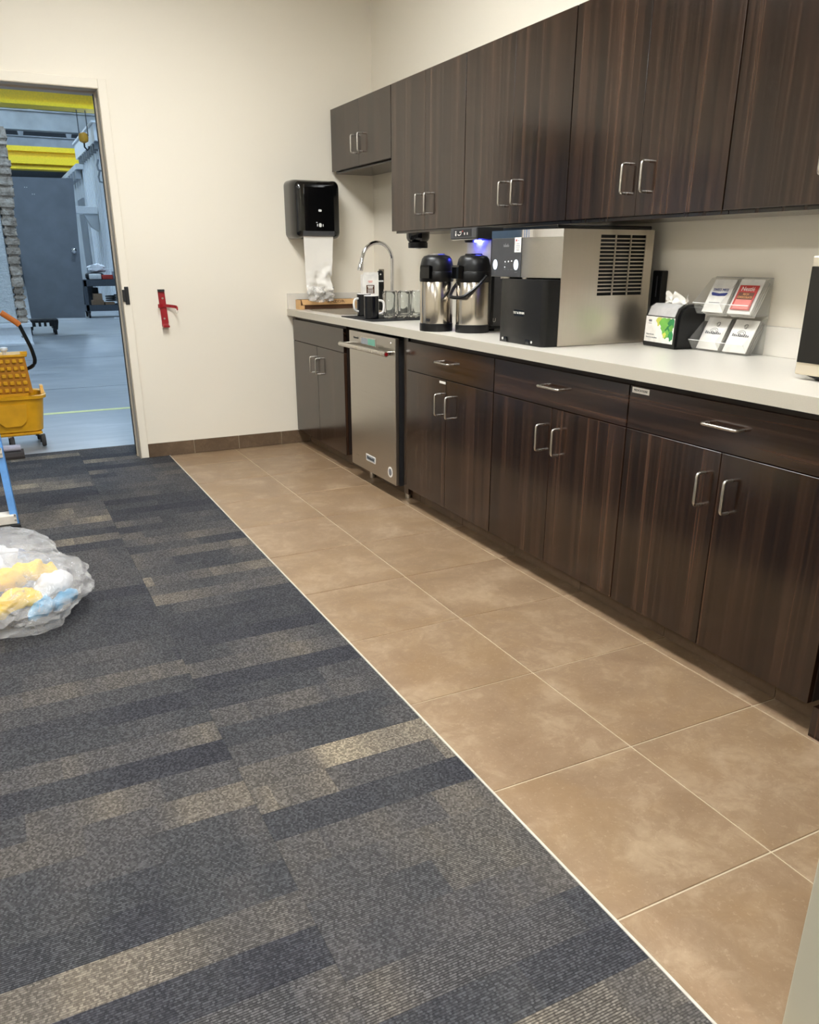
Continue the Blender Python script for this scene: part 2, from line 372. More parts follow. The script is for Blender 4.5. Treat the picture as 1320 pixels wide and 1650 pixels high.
# far wall with the door opening
bm = NB()
box(bm, ROOMX, DOOR_L - .05, 0, WT, -0.0024, CEIL); box(bm, DOOR_R + .05, 0.1, 0, WT, -0.0024, CEIL); box(bm, DOOR_L - .05, DOOR_R + .05, 0, WT, DOOR_H + .05, CEIL)
wall_far = struct('wall_far', bm, 'wall')
wall_right = struct('wall_right', box(NB(), 0, 0.1, ROOMY, 0, -0.0024, CEIL), 'wall')
struct('wall_left', box(NB(), ROOMX - .1, ROOMX, ROOMY, 0, -0.0024, CEIL), 'wall')
struct('wall_back', box(NB(), ROOMX - .1, .1, ROOMY - .1, ROOMY, -0.0024, CEIL), 'wall')
struct('wall_near', box(NB(), -1.443, 0, NEARY - .13, NEARY, 0.0005, CEIL, 0.003, 2), 'wall_unlit')  # unlit look of this wall is put into its greyer colour
struct('ceiling', box(NB(), ROOMX - .1, .1, ROOMY - .1, WT, CEIL, CEIL + .1), 'ceiling')

# painted steel door frame: casing face, return, stop
door_frame = tag(bpy.data.objects.new('door_1', None), kind='structure'); COL.objects.link(door_frame); door_frame.location = (DOOR_R, 0, 0)
def jamb(xi, sgn):   # plan profile (x,y): reveal with stop
    return [(xi + sgn * .05, .0), (xi + sgn * .004, .0), (xi + sgn * .004, -.014), (xi, -.018), (xi - sgn * .003, -.010), (xi - sgn * .003, .06), (xi - sgn * .012, .066), (xi - sgn * .012, .125), (xi - sgn * .003, .131), (xi - sgn * .003, WT + .012), (xi + sgn * .05, WT + .012)]
part(door_frame, 'frame_jamb', prism(NB(), jamb(DOOR_R, 1), 'z', .0021, DOOR_H + .004), 'frame_paint')
part(door_frame, 'frame_jamb', prism(NB(), jamb(DOOR_L, -1), 'z', .0021, DOOR_H + .004), 'frame_paint')
hp = [(y, DOOR_H + (x - DOOR_R)) for x, y in jamb(DOOR_R, 1)]
part(door_frame, 'frame_head', prism(NB(), hp, 'x', DOOR_L, DOOR_R), 'frame_paint')
for a, b in ((DOOR_R + .0045, DOOR_R + .052), (DOOR_L - .052, DOOR_L - .0045)): part(door_frame, 'casing', box(NB(), a, b, -.0125, -.0003, .0021, DOOR_H + .052, .002, 1), 'wall')
part(door_frame, 'casing', box(NB(), DOOR_L - .004, DOOR_R + .004, -.0125, -.0003, DOOR_H + .0045, DOOR_H + .052, .002, 1), 'wall')
bm = NB(); box(bm, -1.688, -1.663, -.020, -.0126, .968, 1.072, .003); box(bm, -1.702, -1.682, -.026, -.0185, .985, 1.055, .003)
part(door_frame, 'strike_plate', bm, 'black_matte')
part(door_frame, 'gap_strip', box(NB(), DOOR_R - .0155, DOOR_R - .0125, .085, .105, .01, DOOR_H - .01), 'black_matte')  # black strip standing in for the dark gap along the jamb

# tiled wall base
bb = tag(bpy.data.objects.new('baseboard_far', None), kind='structure'); COL.objects.link(bb); bb.location = (-1.0, 0, 0)
part(bb, 'grout_bed', box(NB(), -1.657, -.53, -.006, -.0004, .0006, .089), 'grout')
xs = [-1.657, -1.352, -1.047, -.742, -.53]
for a, b in zip(xs, xs[1:]): part(bb, 'base_tile', box(NB(), a + .0015, b - .0015, -.011, -.004, .002, .091, .0012, 1), 'tile_base')
bb = tag(bpy.data.objects.new('baseboard_right', None), kind='structure'); COL.objects.link(bb); bb.location = (-.526, -2.4, 0)
part(bb, 'grout_bed', box(NB(), -.5225, -.518, -4.19, -.012, .0006, .093), 'grout')
ys = [-.012, -.34, -.80, -1.26, -1.72, -2.174, -2.631, -3.093, -3.556, -4.02, -4.19]
for a, b in zip(ys, ys[1:]): part(bb, 'base_tile', box(NB(), -.527, -.520, b + .0015, a - .0015, .002, .094, .0012, 1), 'tile_base')

# ceiling troffers of the room (above the frame); the farther left row is added fill light
tro0 = None
for i, (x, y, lab) in enumerate([(c, r, 'recessed ceiling light panel, %s row, %s' % (cn, rn)) for c, cn in ((-1.65, 'nearest the cabinets'), (-4.6, 'added farther left fill'))
                                 for r, rn in ((-2.0, 'by the far wall'), (-4.5, 'in the middle'), (-7.2, 'behind the camera'))]):
    if tro0 is None:
        t_ = thing('ceiling_light', lab, 'ceiling light', (0, 0, 0), 'ceiling light panels')
        bm = NB(); box(bm, -.30, .30, -.62, -.60, -.02, 0); box(bm, -.30, .30, .60, .62, -.02, 0); box(bm, -.32, -.30, -.62, .62, -.02, 0); box(bm, .30, .32, -.62, .62, -.02, 0)
        part(t_, 'frame', bm, 'white_metal', local=True); part(t_, 'diffuser', box(NB(), -.299, .299, -.599, .599, -.012, -.004), 'troffer_glow', local=True); tro0 = t_
    else: t_ = copy_tree(tro0); t_['label'] = lab
    t_.location = (x, y, CEIL - .001); t_.scale = (1, 1, 1) if x > -3 else (.6, 1, 1)

# ================================================================== WORKSHOP BEYOND THE DOOR
HX0, HX1, HY1, HZ = -14.0, 13.0, 44.0, 8.2
hf = struct('floor_workshop', box(NB(), HX0, HX1, 0.452, HY1, -0.12, -0.002), 'concrete')
for y in (3.45, 6.2, 9.7, 13.5, 18.0): part(hf, 'control_joint', box(NB(), HX0, HX1, y - .006, y + .006, -.0021, -.0008), 'hall_dark')
part(hf, 'floor_line', box(NB(), HX0, HX1, 1.975, 2.055, -.002, -.0005), 'line_yellow', label='pale yellow painted line')
struct('wall_workshop_far', box(NB(), HX0, HX1, HY1, HY1 + .2, -.01, HZ + 1), 'hall_dark')
struct('wall_workshop_left', box(NB(), HX0 - .2, HX0, .2, HY1, -.01, HZ + 1), 'hall_grey')
struct('wall_workshop_right', box(NB(), HX1, HX1 + .2, .2, HY1, -.01, HZ + 1), 'hall_grey')
bm = NB(); box(bm, HX0, ROOMX, WT, WT + .1, -.01, HZ + 1); box(bm, .1, HX1, WT, WT + .1, -.01, HZ + 1); box(bm, ROOMX, .1, WT - .05, WT + .04, CEIL + .1, HZ + 1)
struct('wall_workshop_near', bm, 'hall_grey')
roof = struct('ceiling_workshop', box(NB(), HX0 - .2, HX1 + .2, .1, HY1 + .2, HZ, HZ + .15), 'hall_roof')
for y, z0, z1 in ((30.0, 5.62, 6.2), (38.0, 5.7, 6.3)):
    bm = NB(); box(bm, HX0, HX1, y - .04, y + .04, z0, z1); box(bm, HX0, HX1, y - .22, y + .22, z0 - .04, z0); box(bm, HX0, HX1, y - .22, y + .22, z1, z1 + .04)
    part(roof, 'rafter', bm, 'hall_roof')
    for x in range(-8, 12, 2):
        bm = NB(); prism(bm, [(x - .09, z1 + .04), (x + .09, z1 + .04), (x + .22, z1 + .62), (x - .22, z1 + .62)], 'y', y - .12, y + .12); part(roof, 'purlin_bracket', bm, 'hall_roof')
    part(roof, 'purlin', box(NB(), HX0, HX1, y - .5, y + .3, z1 + .62, z1 + .72), 'hall_dark')
for x in (-5, -1, 3, 7): part(roof, 'roof_panel_seam', box(NB(), x - .12, x + .12, .4, HY1, HZ - .25, HZ), 'hall_grey')
def girder(y, z0, z1, lab):
    t_ = thing('crane_girder', lab, 'crane', (0, y, z0), 'yellow overhead crane girders'); h = z1 - z0
    part(t_, 'web', box(NB(), HX0 + .1, HX1 - .1, y - .05, y + .35, z0 + .05 * h, z1 - .05 * h), 'yellow_paint')
    part(t_, 'top_flange', box(NB(), HX0 + .1, HX1 - .1, y - .20, y + .5, z1 - .22 * h, z1), 'yellow_paint')
    part(t_, 'bottom_flange', box(NB(), HX0 + .1, HX1 - .1, y - .14, y + .44, z0, z0 + .13 * h), 'yellow_paint')
    return t_
girder(15.2, 4.24, 4.78, 'yellow overhead crane girder just under the door head, nearest')
g2 = girder(26.0, 3.95, 4.62, 'yellow overhead crane girder farther off, above the grey slab')
part(g2, 'middle_flange', box(NB(), HX0 + .1, HX1 - .1, 25.75, 26.4, 4.10, 4.30), 'yellow_paint')
for i, (x, y) in enumerate([(-6, 6), (0, 6), (-6, 14), (0, 14), (6, 14), (-6, 22), (0, 22), (6, 22), (-6, 33), (2, 33), (-2, 2.4), (-3, 17.5), (-4, 26)]):  # third row lamp is added to brighten the white building
    if i == 0:
        hb0 = thing('high_bay_lamp', 'round high bay lamp hung under the workshop roof', 'ceiling light', (0, 0, 0), 'high bay lamps in the workshop')
        part(hb0, 'housing', lathe(NB(), [(.08, .3), (.12, .28), (.40, .04), (.40, .0)], n=20, cap1=False), 'hall_grey', True, local=True)
        part(hb0, 'lens', lathe(NB(), [(.385, .012), (.385, -.10), (.30, -.16), (.1, -.18)], n=12), 'highbay_glow', local=True); part(hb0, 'hanger', tube(NB(), [(0, 0, .29), (0, 0, .78)], .012), 'hall_grey', local=True); t_ = hb0
    else: t_ = copy_tree(hb0)
    t_.location = (x, y, 7.4); t_['label'] = 'high bay lamp in the %s row of the workshop, %s' % ({6: 'first', 14: 'second', 22: 'fourth', 33: 'last', 2.4: 'door side', 17.5: 'third, added fill', 26: 'fifth'}[y], {-6: 'far left', 0: 'in the middle', 6: 'far right', 2: 'right of the middle', -2: 'over the doorway', -3: 'left of the middle', -4: 'left of the middle'}[x])

# white metal clad building inside the workshop
b1 = thing('metal_building', 'white ribbed metal office building inside the workshop, beside the door jamb', 'building', (.3, 17, 0))
part(b1, 'wall', box(NB(), .32, 6, 15.0, 18.9, 0.0, 3.7), 'white_metal')
for i in range(12):
    y = 15.05 + i * .32; part(b1, 'rib', prism(NB(), [(y, 0), (y + .09, 0), (y + .09, 3.62), (y, 3.62)], 'x', .275, .33), 'white_metal')
part(b1, 'fascia', box(NB(), .16, 6, 14.9, 19.0, 3.62, 3.96), 'white_metal'); part(b1, 'roof_edge', box(NB(), .12, 6, 14.86, 19.04, 3.96, 4.0), 'white_metal')
for i in range(9): part(b1, 'soffit_rib', box(NB(), .17, .3, 15.1 + i * .42, 15.18 + i * .42, 3.48, 3.62), 'hall_grey')
b2 = thing('metal_shed', 'smaller grey blue metal shed behind the white building', 'building', (.9, 26, 0))
part(b2, 'wall', box(NB(), .56, 5, 21.5, 25.5, 0, 3.62), 'hall_roof'); part(b2, 'roof_edge', box(NB(), .40, 5, 21.4, 27.0, 3.62, 3.76), 'hall_roof')
for i in range(7): part(b2, 'eave_rib', box(NB(), .38, .52, 21.6 + i * .7, 21.9 + i * .7, 3.38, 3.62), 'hall_grey')
part(b2, 'door', box(NB(), .52, .56, 21.9, 23.4, .1, 2.9), 'hall_grey')
b3 = thing('wall_shelf', 'white boxed unit mounted low on the white building wall', 'shelf', (.0, 17.0, 2.2))
part(b3, 'box', box(NB(), -.24, .27, 16.8, 17.3, 2.24, 2.40, .01), 'white_metal'); part(b3, 'bracket', prism(NB(), [(-.05, 2.24), (.27, 2.24), (.27, 1.85), (.1, 1.95)], 'y', 16.9, 17.2), 'hall_roof')
# hook block of the hoist in front of the building
hk = thing('crane_hoist', 'amber hoist block hanging on two cables from the near crane girder', 'hoist', (-.02, 15.3, 3.46))
part(hk, 'block', lathe(NB(), [(.03, 3.60), (.09, 3.63), (.105, 3.71), (.09, 3.78), (.04, 3.81)], (-.02, 15.3, 0), 14), 'amber', True)
part(hk, 'cable', tube(NB(), [(-.10, 15.3, 3.74), (-.10, 15.3, 4.24)], .012, 6), 'hall_dark'); part(hk, 'cable', tube(NB(), [(.08, 15.3, 3.74), (.08, 15.3, 4.24)], .012, 6), 'hall_dark')
part(hk, 'hook', tube(NB(), [(-.02, 15.3, 3.6), (-.02, 15.3, 3.52), (.03, 15.3, 3.46), (.07, 15.3, 3.50), (.07, 15.3, 3.54)], .018, 8), 'dark_grey_metal', True)
for k, (zz, lab) in enumerate(((2.86, 'upper steel hook hung on the white building wall'), (2.66, 'lower steel hook hung on the white building wall'))):
    y = 12.2; x = -.19
    solo('wall_hook', tube(NB(), [(x + .02, y, zz + .12), (x - .01, y, zz + .02), (x + .0, y, zz - .06), (x + .08, y, zz - .08), (x + .13, y, zz - .03)], .018, 8), 'hall_grey', lab, 'hook', (x, y, zz - .09), 'steel hooks by the white building', True)

# grey slab door standing on a black dolly
sd = thing('slab_door', 'large flat grey door slab standing upright on a black dolly', 'door', (-1.4, 10.25, .26))
part(sd, 'slab', prism(NB(), [(-1.83, .262), (-.955, .252), (-.862, 2.48), (-1.86, 2.47)], 'y', 10.23, 10.28), 'grey_door')
bm = NB(); lathe(bm, [(.045, 0), (.045, .012), (.02, .03), (.02, .06), (.036, .07), (.036, .1), (.02, .11)], n=16, mtx=Matrix.Translation((-1.0, 10.228, 1.353)) @ Matrix.Rotation(math.radians(90), 4, 'X'))
part(sd, 'knob', bm, 'chrome', True)
for x, z in ((-1.62, 2.32), (-1.59, 2.32), (-1.52, 2.22), (-1.49, 2.22)): part(sd, 'screw', lathe(NB(), [(.007, 0), (.007, .004)], n=8, mtx=Matrix.Translation((x, 10.23, z)) @ Matrix.Rotation(math.radians(90), 4, 'X')), 'white_plastic')
dl = thing('furniture_dolly', 'black low dolly on castors under the grey door slab', 'dolly', (-1.65, 10.3, 0))
bm = NB(); box(bm, -1.93, -1.42, 10.05, 10.5, .20, .25, .01); part(dl, 'deck', bm, 'black_plastic')
for i in range(6): part(dl, 'rib', box(NB(), -1.91 + i * .085, -1.87 + i * .085, 10.03, 10.05, .14, .24), 'black_plastic')
for x in (-1.87, -1.48):
    for y in (10.1, 10.44):
        bm = NB(); prism(bm, [(x - .06, .21), (x + .06, .21), (x + .035, .08), (x - .035, .08)], 'y', y - .05, y + .05); part(dl, 'leg', bm, 'black_plastic')
        part(dl, 'wheel', lathe(NB(), [(.062, -.02), (.062, .02)], n=18, mtx=Matrix.Translation((x, y, .061)) @ Matrix.Rotation(math.radians(90), 4, 'Y')), 'rubber_black', True)
# stone and stucco mock-up panel
sm_ = thing('wall_mockup', 'tall sample wall of white stucco edged with rough stone on a white base', 'sample wall', (-2.7, 8.6, 0))
part(sm_, 'base_beam', box(NB(), -3.6, -1.93, 8.40, 9.1, .03, .26), 'white_metal'); part(sm_, 'base_plate', box(NB(), -3.6, -1.905, 8.36, 9.15, .26, .31), 'white_metal'); part(sm_, 'foot_plate', box(NB(), -3.6, -1.92, 8.30, 9.15, 0, .03), 'white_metal')
bm = NB(); box(bm, -3.5, -2.09, 8.52, 8.95, .311, 3.0, .02, 2); part(sm_, 'stucco_panel', bm, 'stucco')
z = .311; rs = random.Random(3)
while z < 2.95:
    h = rs.uniform(.07, .17); x1 = -1.945 + rs.uniform(-.014, .014) + .042 * (z - .345)
    b = bmesh.new(); bmesh.ops.create_cube(b, size=1, matrix=Matrix.Translation(((-2.085 + x1) / 2, 8.72, z + h / 2)) @ Matrix.Diagonal((x1 + 2.085, .46, h - .001, 1)))
    bmesh.ops.bevel(b, geom=b.edges[:], offset=.02, segments=2, affect='EDGES'); bmesh.ops.subdivide_edges(b, edges=b.edges[:], cuts=1, use_grid_fill=True)
    for v in b.verts: v.co += Vector((mnoise.noise(v.co * 14) * .014, mnoise.noise(v.co * 12 + Vector((5, 5, 5))) * .02, 0))
    bm = NB(); merge(bm, b); part(sm_, 'stone', bm, 'stone'); z += h
for zz in (.205, .12): part(sm_, 'bolt', lathe(NB(), [(.018, 0), (.018, .01)], n=10, mtx=Matrix.Translation((-2.06, 8.40, zz)) @ Matrix.Rotation(math.radians(90), 4, 'X')), 'hall_grey')

# utility cart with its load
ct = thing('utility_cart', 'grey two shelf utility cart with loaded shelves near the white building', 'cart', (-.18, 14.3, 0))
for nm, z in (('top_shelf', .66), ('bottom_shelf', .14)):
    bm = NB(); box(bm, -.53, .22, 14.05, 14.6, z, z + .03); box(bm, -.53, .22, 14.03, 14.05, z, z + .13); box(bm, -.53, .22, 14.6, 14.62, z, z + .13); box(bm, -.55, -.53, 14.03, 14.62, z, z + .13); box(bm, .22, .24, 14.03, 14.62, z, z + .13)
    part(ct, nm, bm, 'cart_grey')
for x in (-.53, .20):
    for y in (14.05, 14.58):
        part(ct, 'post', box(NB(), x - .02, x + .05, y - .02, y + .05, .14, .79, .008), 'cart_grey')
        part(ct, 'wheel', lathe(NB(), [(.06, -.02), (.06, .02)], n=16, mtx=Matrix.Translation((x + .03, y + .02, .06)) @ Matrix.Rotation(math.radians(90), 4, 'Y')), 'rubber_black', True)
        part(ct, 'caster_fork', box(NB(), x + .0, x + .06, y, y + .04, .10, .14), 'dark_grey_metal')
part(ct, 'back_panel', box(NB(), -.51, -.30, 14.585, 14.6, .17, .66), 'cart_grey')
rr = random.Random(5)
solo('carton', box(NB(), -.40, -.16, 14.15, 14.4, .171, .36, .004), 'box_brown', 'open brown carton on the lower cart shelf, left one', 'box', (-.28, 14.28, .171), 'cartons on the cart')
solo('carton', box(NB(), -.36, -.18, 14.16, 14.36, .362, .50, .004), 'box_brown', 'small brown carton stacked on top of the left carton in the cart', 'box', (-.27, 14.26, .362), 'cartons on the cart')
solo('carton', box(NB(), -.14, .06, 14.12, 14.36, .171, .32, .004), 'box_brown', 'brown carton at the right of the lower cart shelf', 'box', (-.04, 14.24, .171), 'cartons on the cart')
solo('cable_coil', tube(NB(), [(.02 + .12 * math.cos(a * .6), 14.25 + .07 * math.sin(a * .6), .335 + a * .004) for a in range(34)], .012, 6), 'rubber_black', 'black cable coil heaped on the carton in the cart', 'cable', (.02, 14.25, .322), None, True)
solo('black_case', box(NB(), -.34, -.22, 14.42, 14.54, .171, .62, .01), 'black_matte', 'upright black case on the lower cart shelf', 'case', (-.28, 14.48, .171))
solo('tool_bag', box(NB(), -.45, -.08, 14.25, 14.50, .79, .93, .05, 3), 'black_matte', 'black soft tool bag slumped on the cart top', 'bag', (-.27, 14.38, .79))
solo('white_tub', box(NB(), -.40, -.16, 14.07, 14.21, .80, .91, .012, 2), 'white_plastic', 'white plastic tub at the front of the cart top', 'tub', (-.28, 14.12, .80), None, True)
solo('red_bin', box(NB(), -.14, .08, 14.08, 14.22, .80, .89, .006), 'red_bin', 'red parts bin on the cart top', 'bin', (-.03, 14.15, .80))
solo('grey_bin', box(NB(), .09, .21, 14.08, 14.25, .80, .96, .01), 'grey_plastic', 'pale grey bin at the right end of the cart top', 'bin', (.15, 14.16, .80))
def crumple(c, r, seed):
    b = bmesh.new(); bmesh.ops.create_icosphere(b, subdivisions=3, radius=1.0)
    for v in b.verts:
        k_ = 1 + .35 * mnoise.noise(v.co * 1.6 + Vector((seed, 0, 0))) + .2 * mnoise.noise(v.co * 4 + Vector((0, seed, 0))); d = v.co.copy(); v.co = Vector((c[0] + d.x * r[0] * k_, c[1] + d.y * r[1] * k_, c[2] + d.z * r[2] * k_))
    bm = NB(); merge(bm, b); return bm
solo('paper_sack', crumple((-.20, 14.42, 1.02), (.20, .10, .09), 3), 'white_cloth', 'crumpled white sack lying on the black tool bag', 'bag', (-.20, 14.42, .94), None, True)
for i, z in enumerate((1.02, .985)): solo('metal_rod', tube(NB(), [(-.12, 14.52 + i * .03, z - .03), (.6, 14.55 + i * .03, z + .03)], .011, 6), 'white_metal', ('upper pale rod laid across the cart top', 'lower pale rod laid across the cart top')[i], 'rod', (.2, 14.54 + i * .03, z), 'rods on the cart')
for i, y in enumerate((13.62, 13.75)): solo('metal_bar', box(NB(), -.05 + .16 * i, 1.0, y - .5 * i, y + .03 - .5 * i, -.001, .025), 'white_metal', ('flat pale bar on the concrete at the cart wheels', 'flat pale bar on the concrete farther in front of the cart')[i], 'bar', (.4, y - .5 * i, 0), 'bars on the workshop floor')

# ================================================================== KITCHEN CABINETS
XF, XU = -.621, -.3035
def pull(parent, xf, y, z, horiz=False, L=.098, out=.032):
    if horiz: p = [(xf, y - L / 2, z), (xf - out, y - L / 2, z), (xf - out, y + L / 2, z), (xf, y + L / 2, z)]
    else: p = [(xf, y, z - L / 2), (xf - out, y, z - L / 2), (xf - out, y, z + L / 2), (xf, y, z + L / 2)]
    part(parent, 'handle', tube(NB(), fillet(p, .011, 4), .0046, 10), 'nickel', True, label='brushed nickel bow handle', angle=60)
def front(parent, name, xf, y0, y1, z0, z1, mat='wood'):
    return part(parent, name, box(NB(), xf, xf + .019, y0, y1, z0, z1, .0009, 1), mat)
ZB, ZS, ZD = .0985, .7116, .8503
def base_unit(ya, yb, lab, drawer=True, hollow=False):
    """ya far side, yb near side (yb < ya)"""
    t_ = thing('base_cabinet', lab, 'cabinet', (-.31, (ya + yb) / 2, 0), 'base cabinets under the worktop'); g = .0016
    bm = NB()
    if hollow:
        box(bm, -.601, -.004, ya - .018, ya - g / 2, .1, .872); box(bm, -.601, -.004, yb + g / 2, yb + .018, .1, .872); box(bm, -.601, -.004, yb + .018, ya - .018, .1, .118); box(bm, -.601, -.583, yb + .018, ya - .018, .80, .872)
    else: box(bm, -.601, -.004, yb + g / 2, ya - g / 2, .1, .8725)
    box(bm, -.516, -.004, yb + g / 2, ya - g / 2, .001, .0999)
    part(t_, 'body', bm, 'wood_dark'); ym = (ya + yb) / 2
    for (a, b, s) in ((ym + g, ya - .0028, 1), (yb + .0028, ym - g, -1)):
        d = front(t_, 'door', XF, a, b, ZB, ZS - g); pull(d, XF, ym + s * .051, .592)
    d = front(t_, 'drawer' if drawer else 'false_drawer_front', XF, yb + .0028, ya - .0028, ZS + g, ZD, 'wood_horizontal')
    if drawer: pull(d, XF, ym, .788, True, .128)
    return t_
uA = base_unit(-.018, -.921, 'dark walnut sink base cabinet in the far corner with a plain top panel', False, True)
uB = base_unit(-1.750, -2.558, 'dark walnut base cabinet right beside the dishwasher with a small white tag')
uC = base_unit(-2.558, -3.375, 'middle dark walnut base cabinet below the ice machine')
uD = base_unit(-3.375, -4.190, 'nearest dark walnut base cabinet with a white medications label')
part(uA, 'filler_strip', box(NB(), -.612, -.595, -.0175, -.002, ZB, ZD), 'wood')
part(uB, 'filler_strip', box(NB(), -.612, -.585, -1.748, -1.700, .06, ZD + .015), 'wood')
lb = part(uB, 'label_sticker', box(NB(), XF - .0008, XF - .0002, -2.150, -2.092, .691, .702), 'white_paper', label='small white label')
lb = part(uD, 'label_sticker', box(NB(), XF - .0008, XF - .0002, -3.466, -3.388, .829, .847), 'white_paper', label='white label lettered MEDICATIONS')
part(lb, 'lettering', text(NB(), 'MEDICATIONS', .0095, (XF - .001, -3.427, .838), FACE_NX), 'ink_black')
# end bay after the last cabinet: low plinth, and a black sheet standing in for the shaded gap
ep = thing('end_bay', 'low walnut plinth with a black sheet for the shaded gap past the last base cabinet', 'panel', (-.4, -4.5, 0))
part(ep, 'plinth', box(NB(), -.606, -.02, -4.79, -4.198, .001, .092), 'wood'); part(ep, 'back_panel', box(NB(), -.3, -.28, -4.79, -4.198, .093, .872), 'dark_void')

# uppers
ZUB, ZUT = 1.3804, 2.1223
def wall_unit(ya, yb, z0, lab, hz=None):
    t_ = thing('wall_cabinet', lab, 'cabinet', (-.15, (ya + yb) / 2, z0), 'wall cabinets above the worktop'); g = .0016
    bm = NB(); box(bm, XU + .0205, -.003, yb + g / 2, ya - g / 2, z0 + .004, ZUT - .002); part(t_, 'body', bm, 'wood_dark'); ym = (ya + yb) / 2
    part(t_, 'bottom_panel', box(NB(), XU + .03, -.02, yb + g, ya - g, z0 - .012, z0 + .004), 'wood', label='walnut underside with recessed light rail')
    for (a, b, s) in ((ym + g * .6, ya - .003, 1), (yb + .003, ym - g * .6, -1)):
        d = front(t_, 'door', XU, a, b, z0, ZUT); pull(d, XU, ym + s * .051, hz or (z0 + .125))
    return t_
UY = [-.0205, -.9204, -1.7346, -2.5497, -3.3683, -4.187]
wall_unit(UY[0], UY[1], 1.763, 'short walnut wall cabinet in the far corner above the sink', 1.885)
wall_unit(UY[1], UY[2], ZUB, 'tall walnut wall cabinet next to the short corner one, above the glasses')
wall_unit(UY[2], UY[3], ZUB, 'walnut wall cabinet above the airpots and coffee brewer')
wall_unit(UY[3], UY[4], ZUB, 'large walnut wall cabinet above the ice machine and napkin box')
wall_unit(UY[4], UY[5], ZUB, 'nearest walnut wall cabinet cut by the right edge, above the microwave')

# worktop with sink cut-out and splash-backs
wt = thing('worktop', 'long pale grey white laminate worktop with upstand along both walls', 'countertop', (-.32, -2.4, .8734))
HXa, HXb, HYa, HYb = -.555, -.17, -.17, -.72; ZT = .914
bm = NB(); XC = -.6495; YE = -4.795
box(bm, XC, HXa, YE, -.001, .8734, ZT); box(bm, HXb, -.001, YE, -.001, .8734, ZT); box(bm, HXa, HXb, YE, HYb, .8734, ZT); box(bm, HXa, HXb, HYa, -.001, .8734, ZT)
part(wt, 'slab', bm, 'laminate'); part(wt, 'edge_band', box(NB(), XC - .0012, XC - .0001, YE, -.001, .8734, ZT - .0004), 'edge_band', label='greyer front edge band')
part(wt, 'upstand', box(NB(), -.020, -.001, YE, -.001, ZT + .0003, 1.014, .001, 1), 'laminate'); part(wt, 'upstand', box(NB(), XC + .002, -.0205, -.020, -.001, ZT + .0003, 1.014, .001, 1), 'laminate')
sk = thing('sink', 'stainless steel drop in sink bowl set in the far end of the worktop', 'sink', (-.36, -.44, .73))
bm = NB(); s0 = rrect(HXa + .004, HXb - .004, HYb + .004, HYa - .004, .05); s1 = rrect(HXa + .02, HXb - .02, HYb + .02, HYa - .02, .05)
def loft(bm, loops):
    vs = [[bm.verts.new((p[0], p[1], z)) for p in l] for l, z in loops]
    for a, b in zip(vs, vs[1:]):
        for i in range(len(a)): bm.faces.new((a[i], a[(i + 1) % len(a)], b[(i + 1) % len(a)], b[i]))
    return vs
vs = loft(bm, [(rrect(HXa - .012, HXb + .012, HYb - .012, HYa + .012, .05), ZT + .0008), (rrect(HXa - .010, HXb + .010, HYb - .010, HYa + .010, .05), ZT + .0035), (s0, ZT + .002), (s1, .74)]); bm.faces.new(vs[-1])
part(sk, 'bowl', bm, 'steel', True); part(sk, 'drain', lathe(NB(), [(.045, .741), (.045, .744), (.02, .743)], (-.36, -.44, 0), 18), 'dark_grey_metal', True)

# dishwasher
dw = thing('dishwasher', 'stainless steel dishwasher between the corner cabinet and the drawers', 'dishwasher', (-.33, -1.36, .03)); XD = -.645; D0, D1 = -1.066, -1.664
part(dw, 'tub', box(NB(), -.585, -.03, -1.698, -.925, .12, .870), 'dark_void')  # widened so its near-black colour fills the shaded gap beside the door
part(dw, 'door', box(NB(), XD, XD + .022, D1, D0, .091, .857, .003, 2), 'steel_door'); part(dw, 'door_core', box(NB(), XD + .0225, -.587, D1 + .003, D0 - .003, .085, .850), 'dark_grey_metal')
part(dw, 'kick_plate', box(NB(), -.515, -.50, D1, D0, .005, .115), 'dark_void')
for y in (D0 - .07, D1 + .05): part(dw, 'foot', lathe(NB(), [(.016, .001), (.016, .06), (.008, .062), (.008, .119)], (-.545, y, 0), 12), 'nickel', True)
hd = part(dw, 'handle', tube(NB(), [(XD - .052, D0 + .012, .782), (XD - .052, D1 - .006, .782)], .0125, 18), 'nickel', True, label='thick round bar handle')
for y in (D0 - .012, D1 + .03): part(hd, 'handle_post', box(NB(), XD - .050, XD - .0003, y - .010, y + .010, .772, .792, .002, 1), 'nickel')
for y, s in ((D0 + .012, 1), (D1 - .006, -1)): part(hd, 'end_medallion', lathe(NB(), [(.0085, 0), (.0085, .0015)], n=16, mtx=Matrix.Translation((XD - .052, y, .782)) @ Matrix.Rotation(math.radians(-90 * s), 4, 'X')), 'red_dot')
dp = part(dw, 'control_display', box(NB(), XD - .003, XD, -1.432, -1.236, .792, .836, .001, 1), 'nickel', label='display bezel with teal screen')
part(dp, 'screen', box(NB(), XD - .0036, XD - .003, -1.424, -1.335, .798, .830), 'lcd_teal'); part(dp, 'clear_panel', box(NB(), XD - .0036, XD - .003, -1.330, -1.244, .798, .830), 'grey_plastic')
part(dw, 'brand_mark', text(NB(), 'KitchenAid', .016, (XD - .0004, -1.165, .822), FACE_NX, wide=1.0), 'ink_black')
bd = part(dw, 'badge', box(NB(), XD - .002, XD, -1.405, -1.278, .152, .190, .001, 1), 'white_plastic'); part(bd, 'badge_plate', box(NB(), XD - .0024, XD - .002, -1.398, -1.285, .158, .184), 'grey_plastic')
part(bd, 'lettering', text(NB(), 'KitchenAid', .021, (XD - .0028, -1.3415, .171), FACE_NX), 'ink_black')
st = part(dw, 'round_sticker', lathe(NB(), [(.029, 0), (.029, .0006)], n=24, mtx=Matrix.Translation((XD, -1.596, .152)) @ Matrix.Rotation(math.radians(-90), 4, 'Y')), 'white_paper')
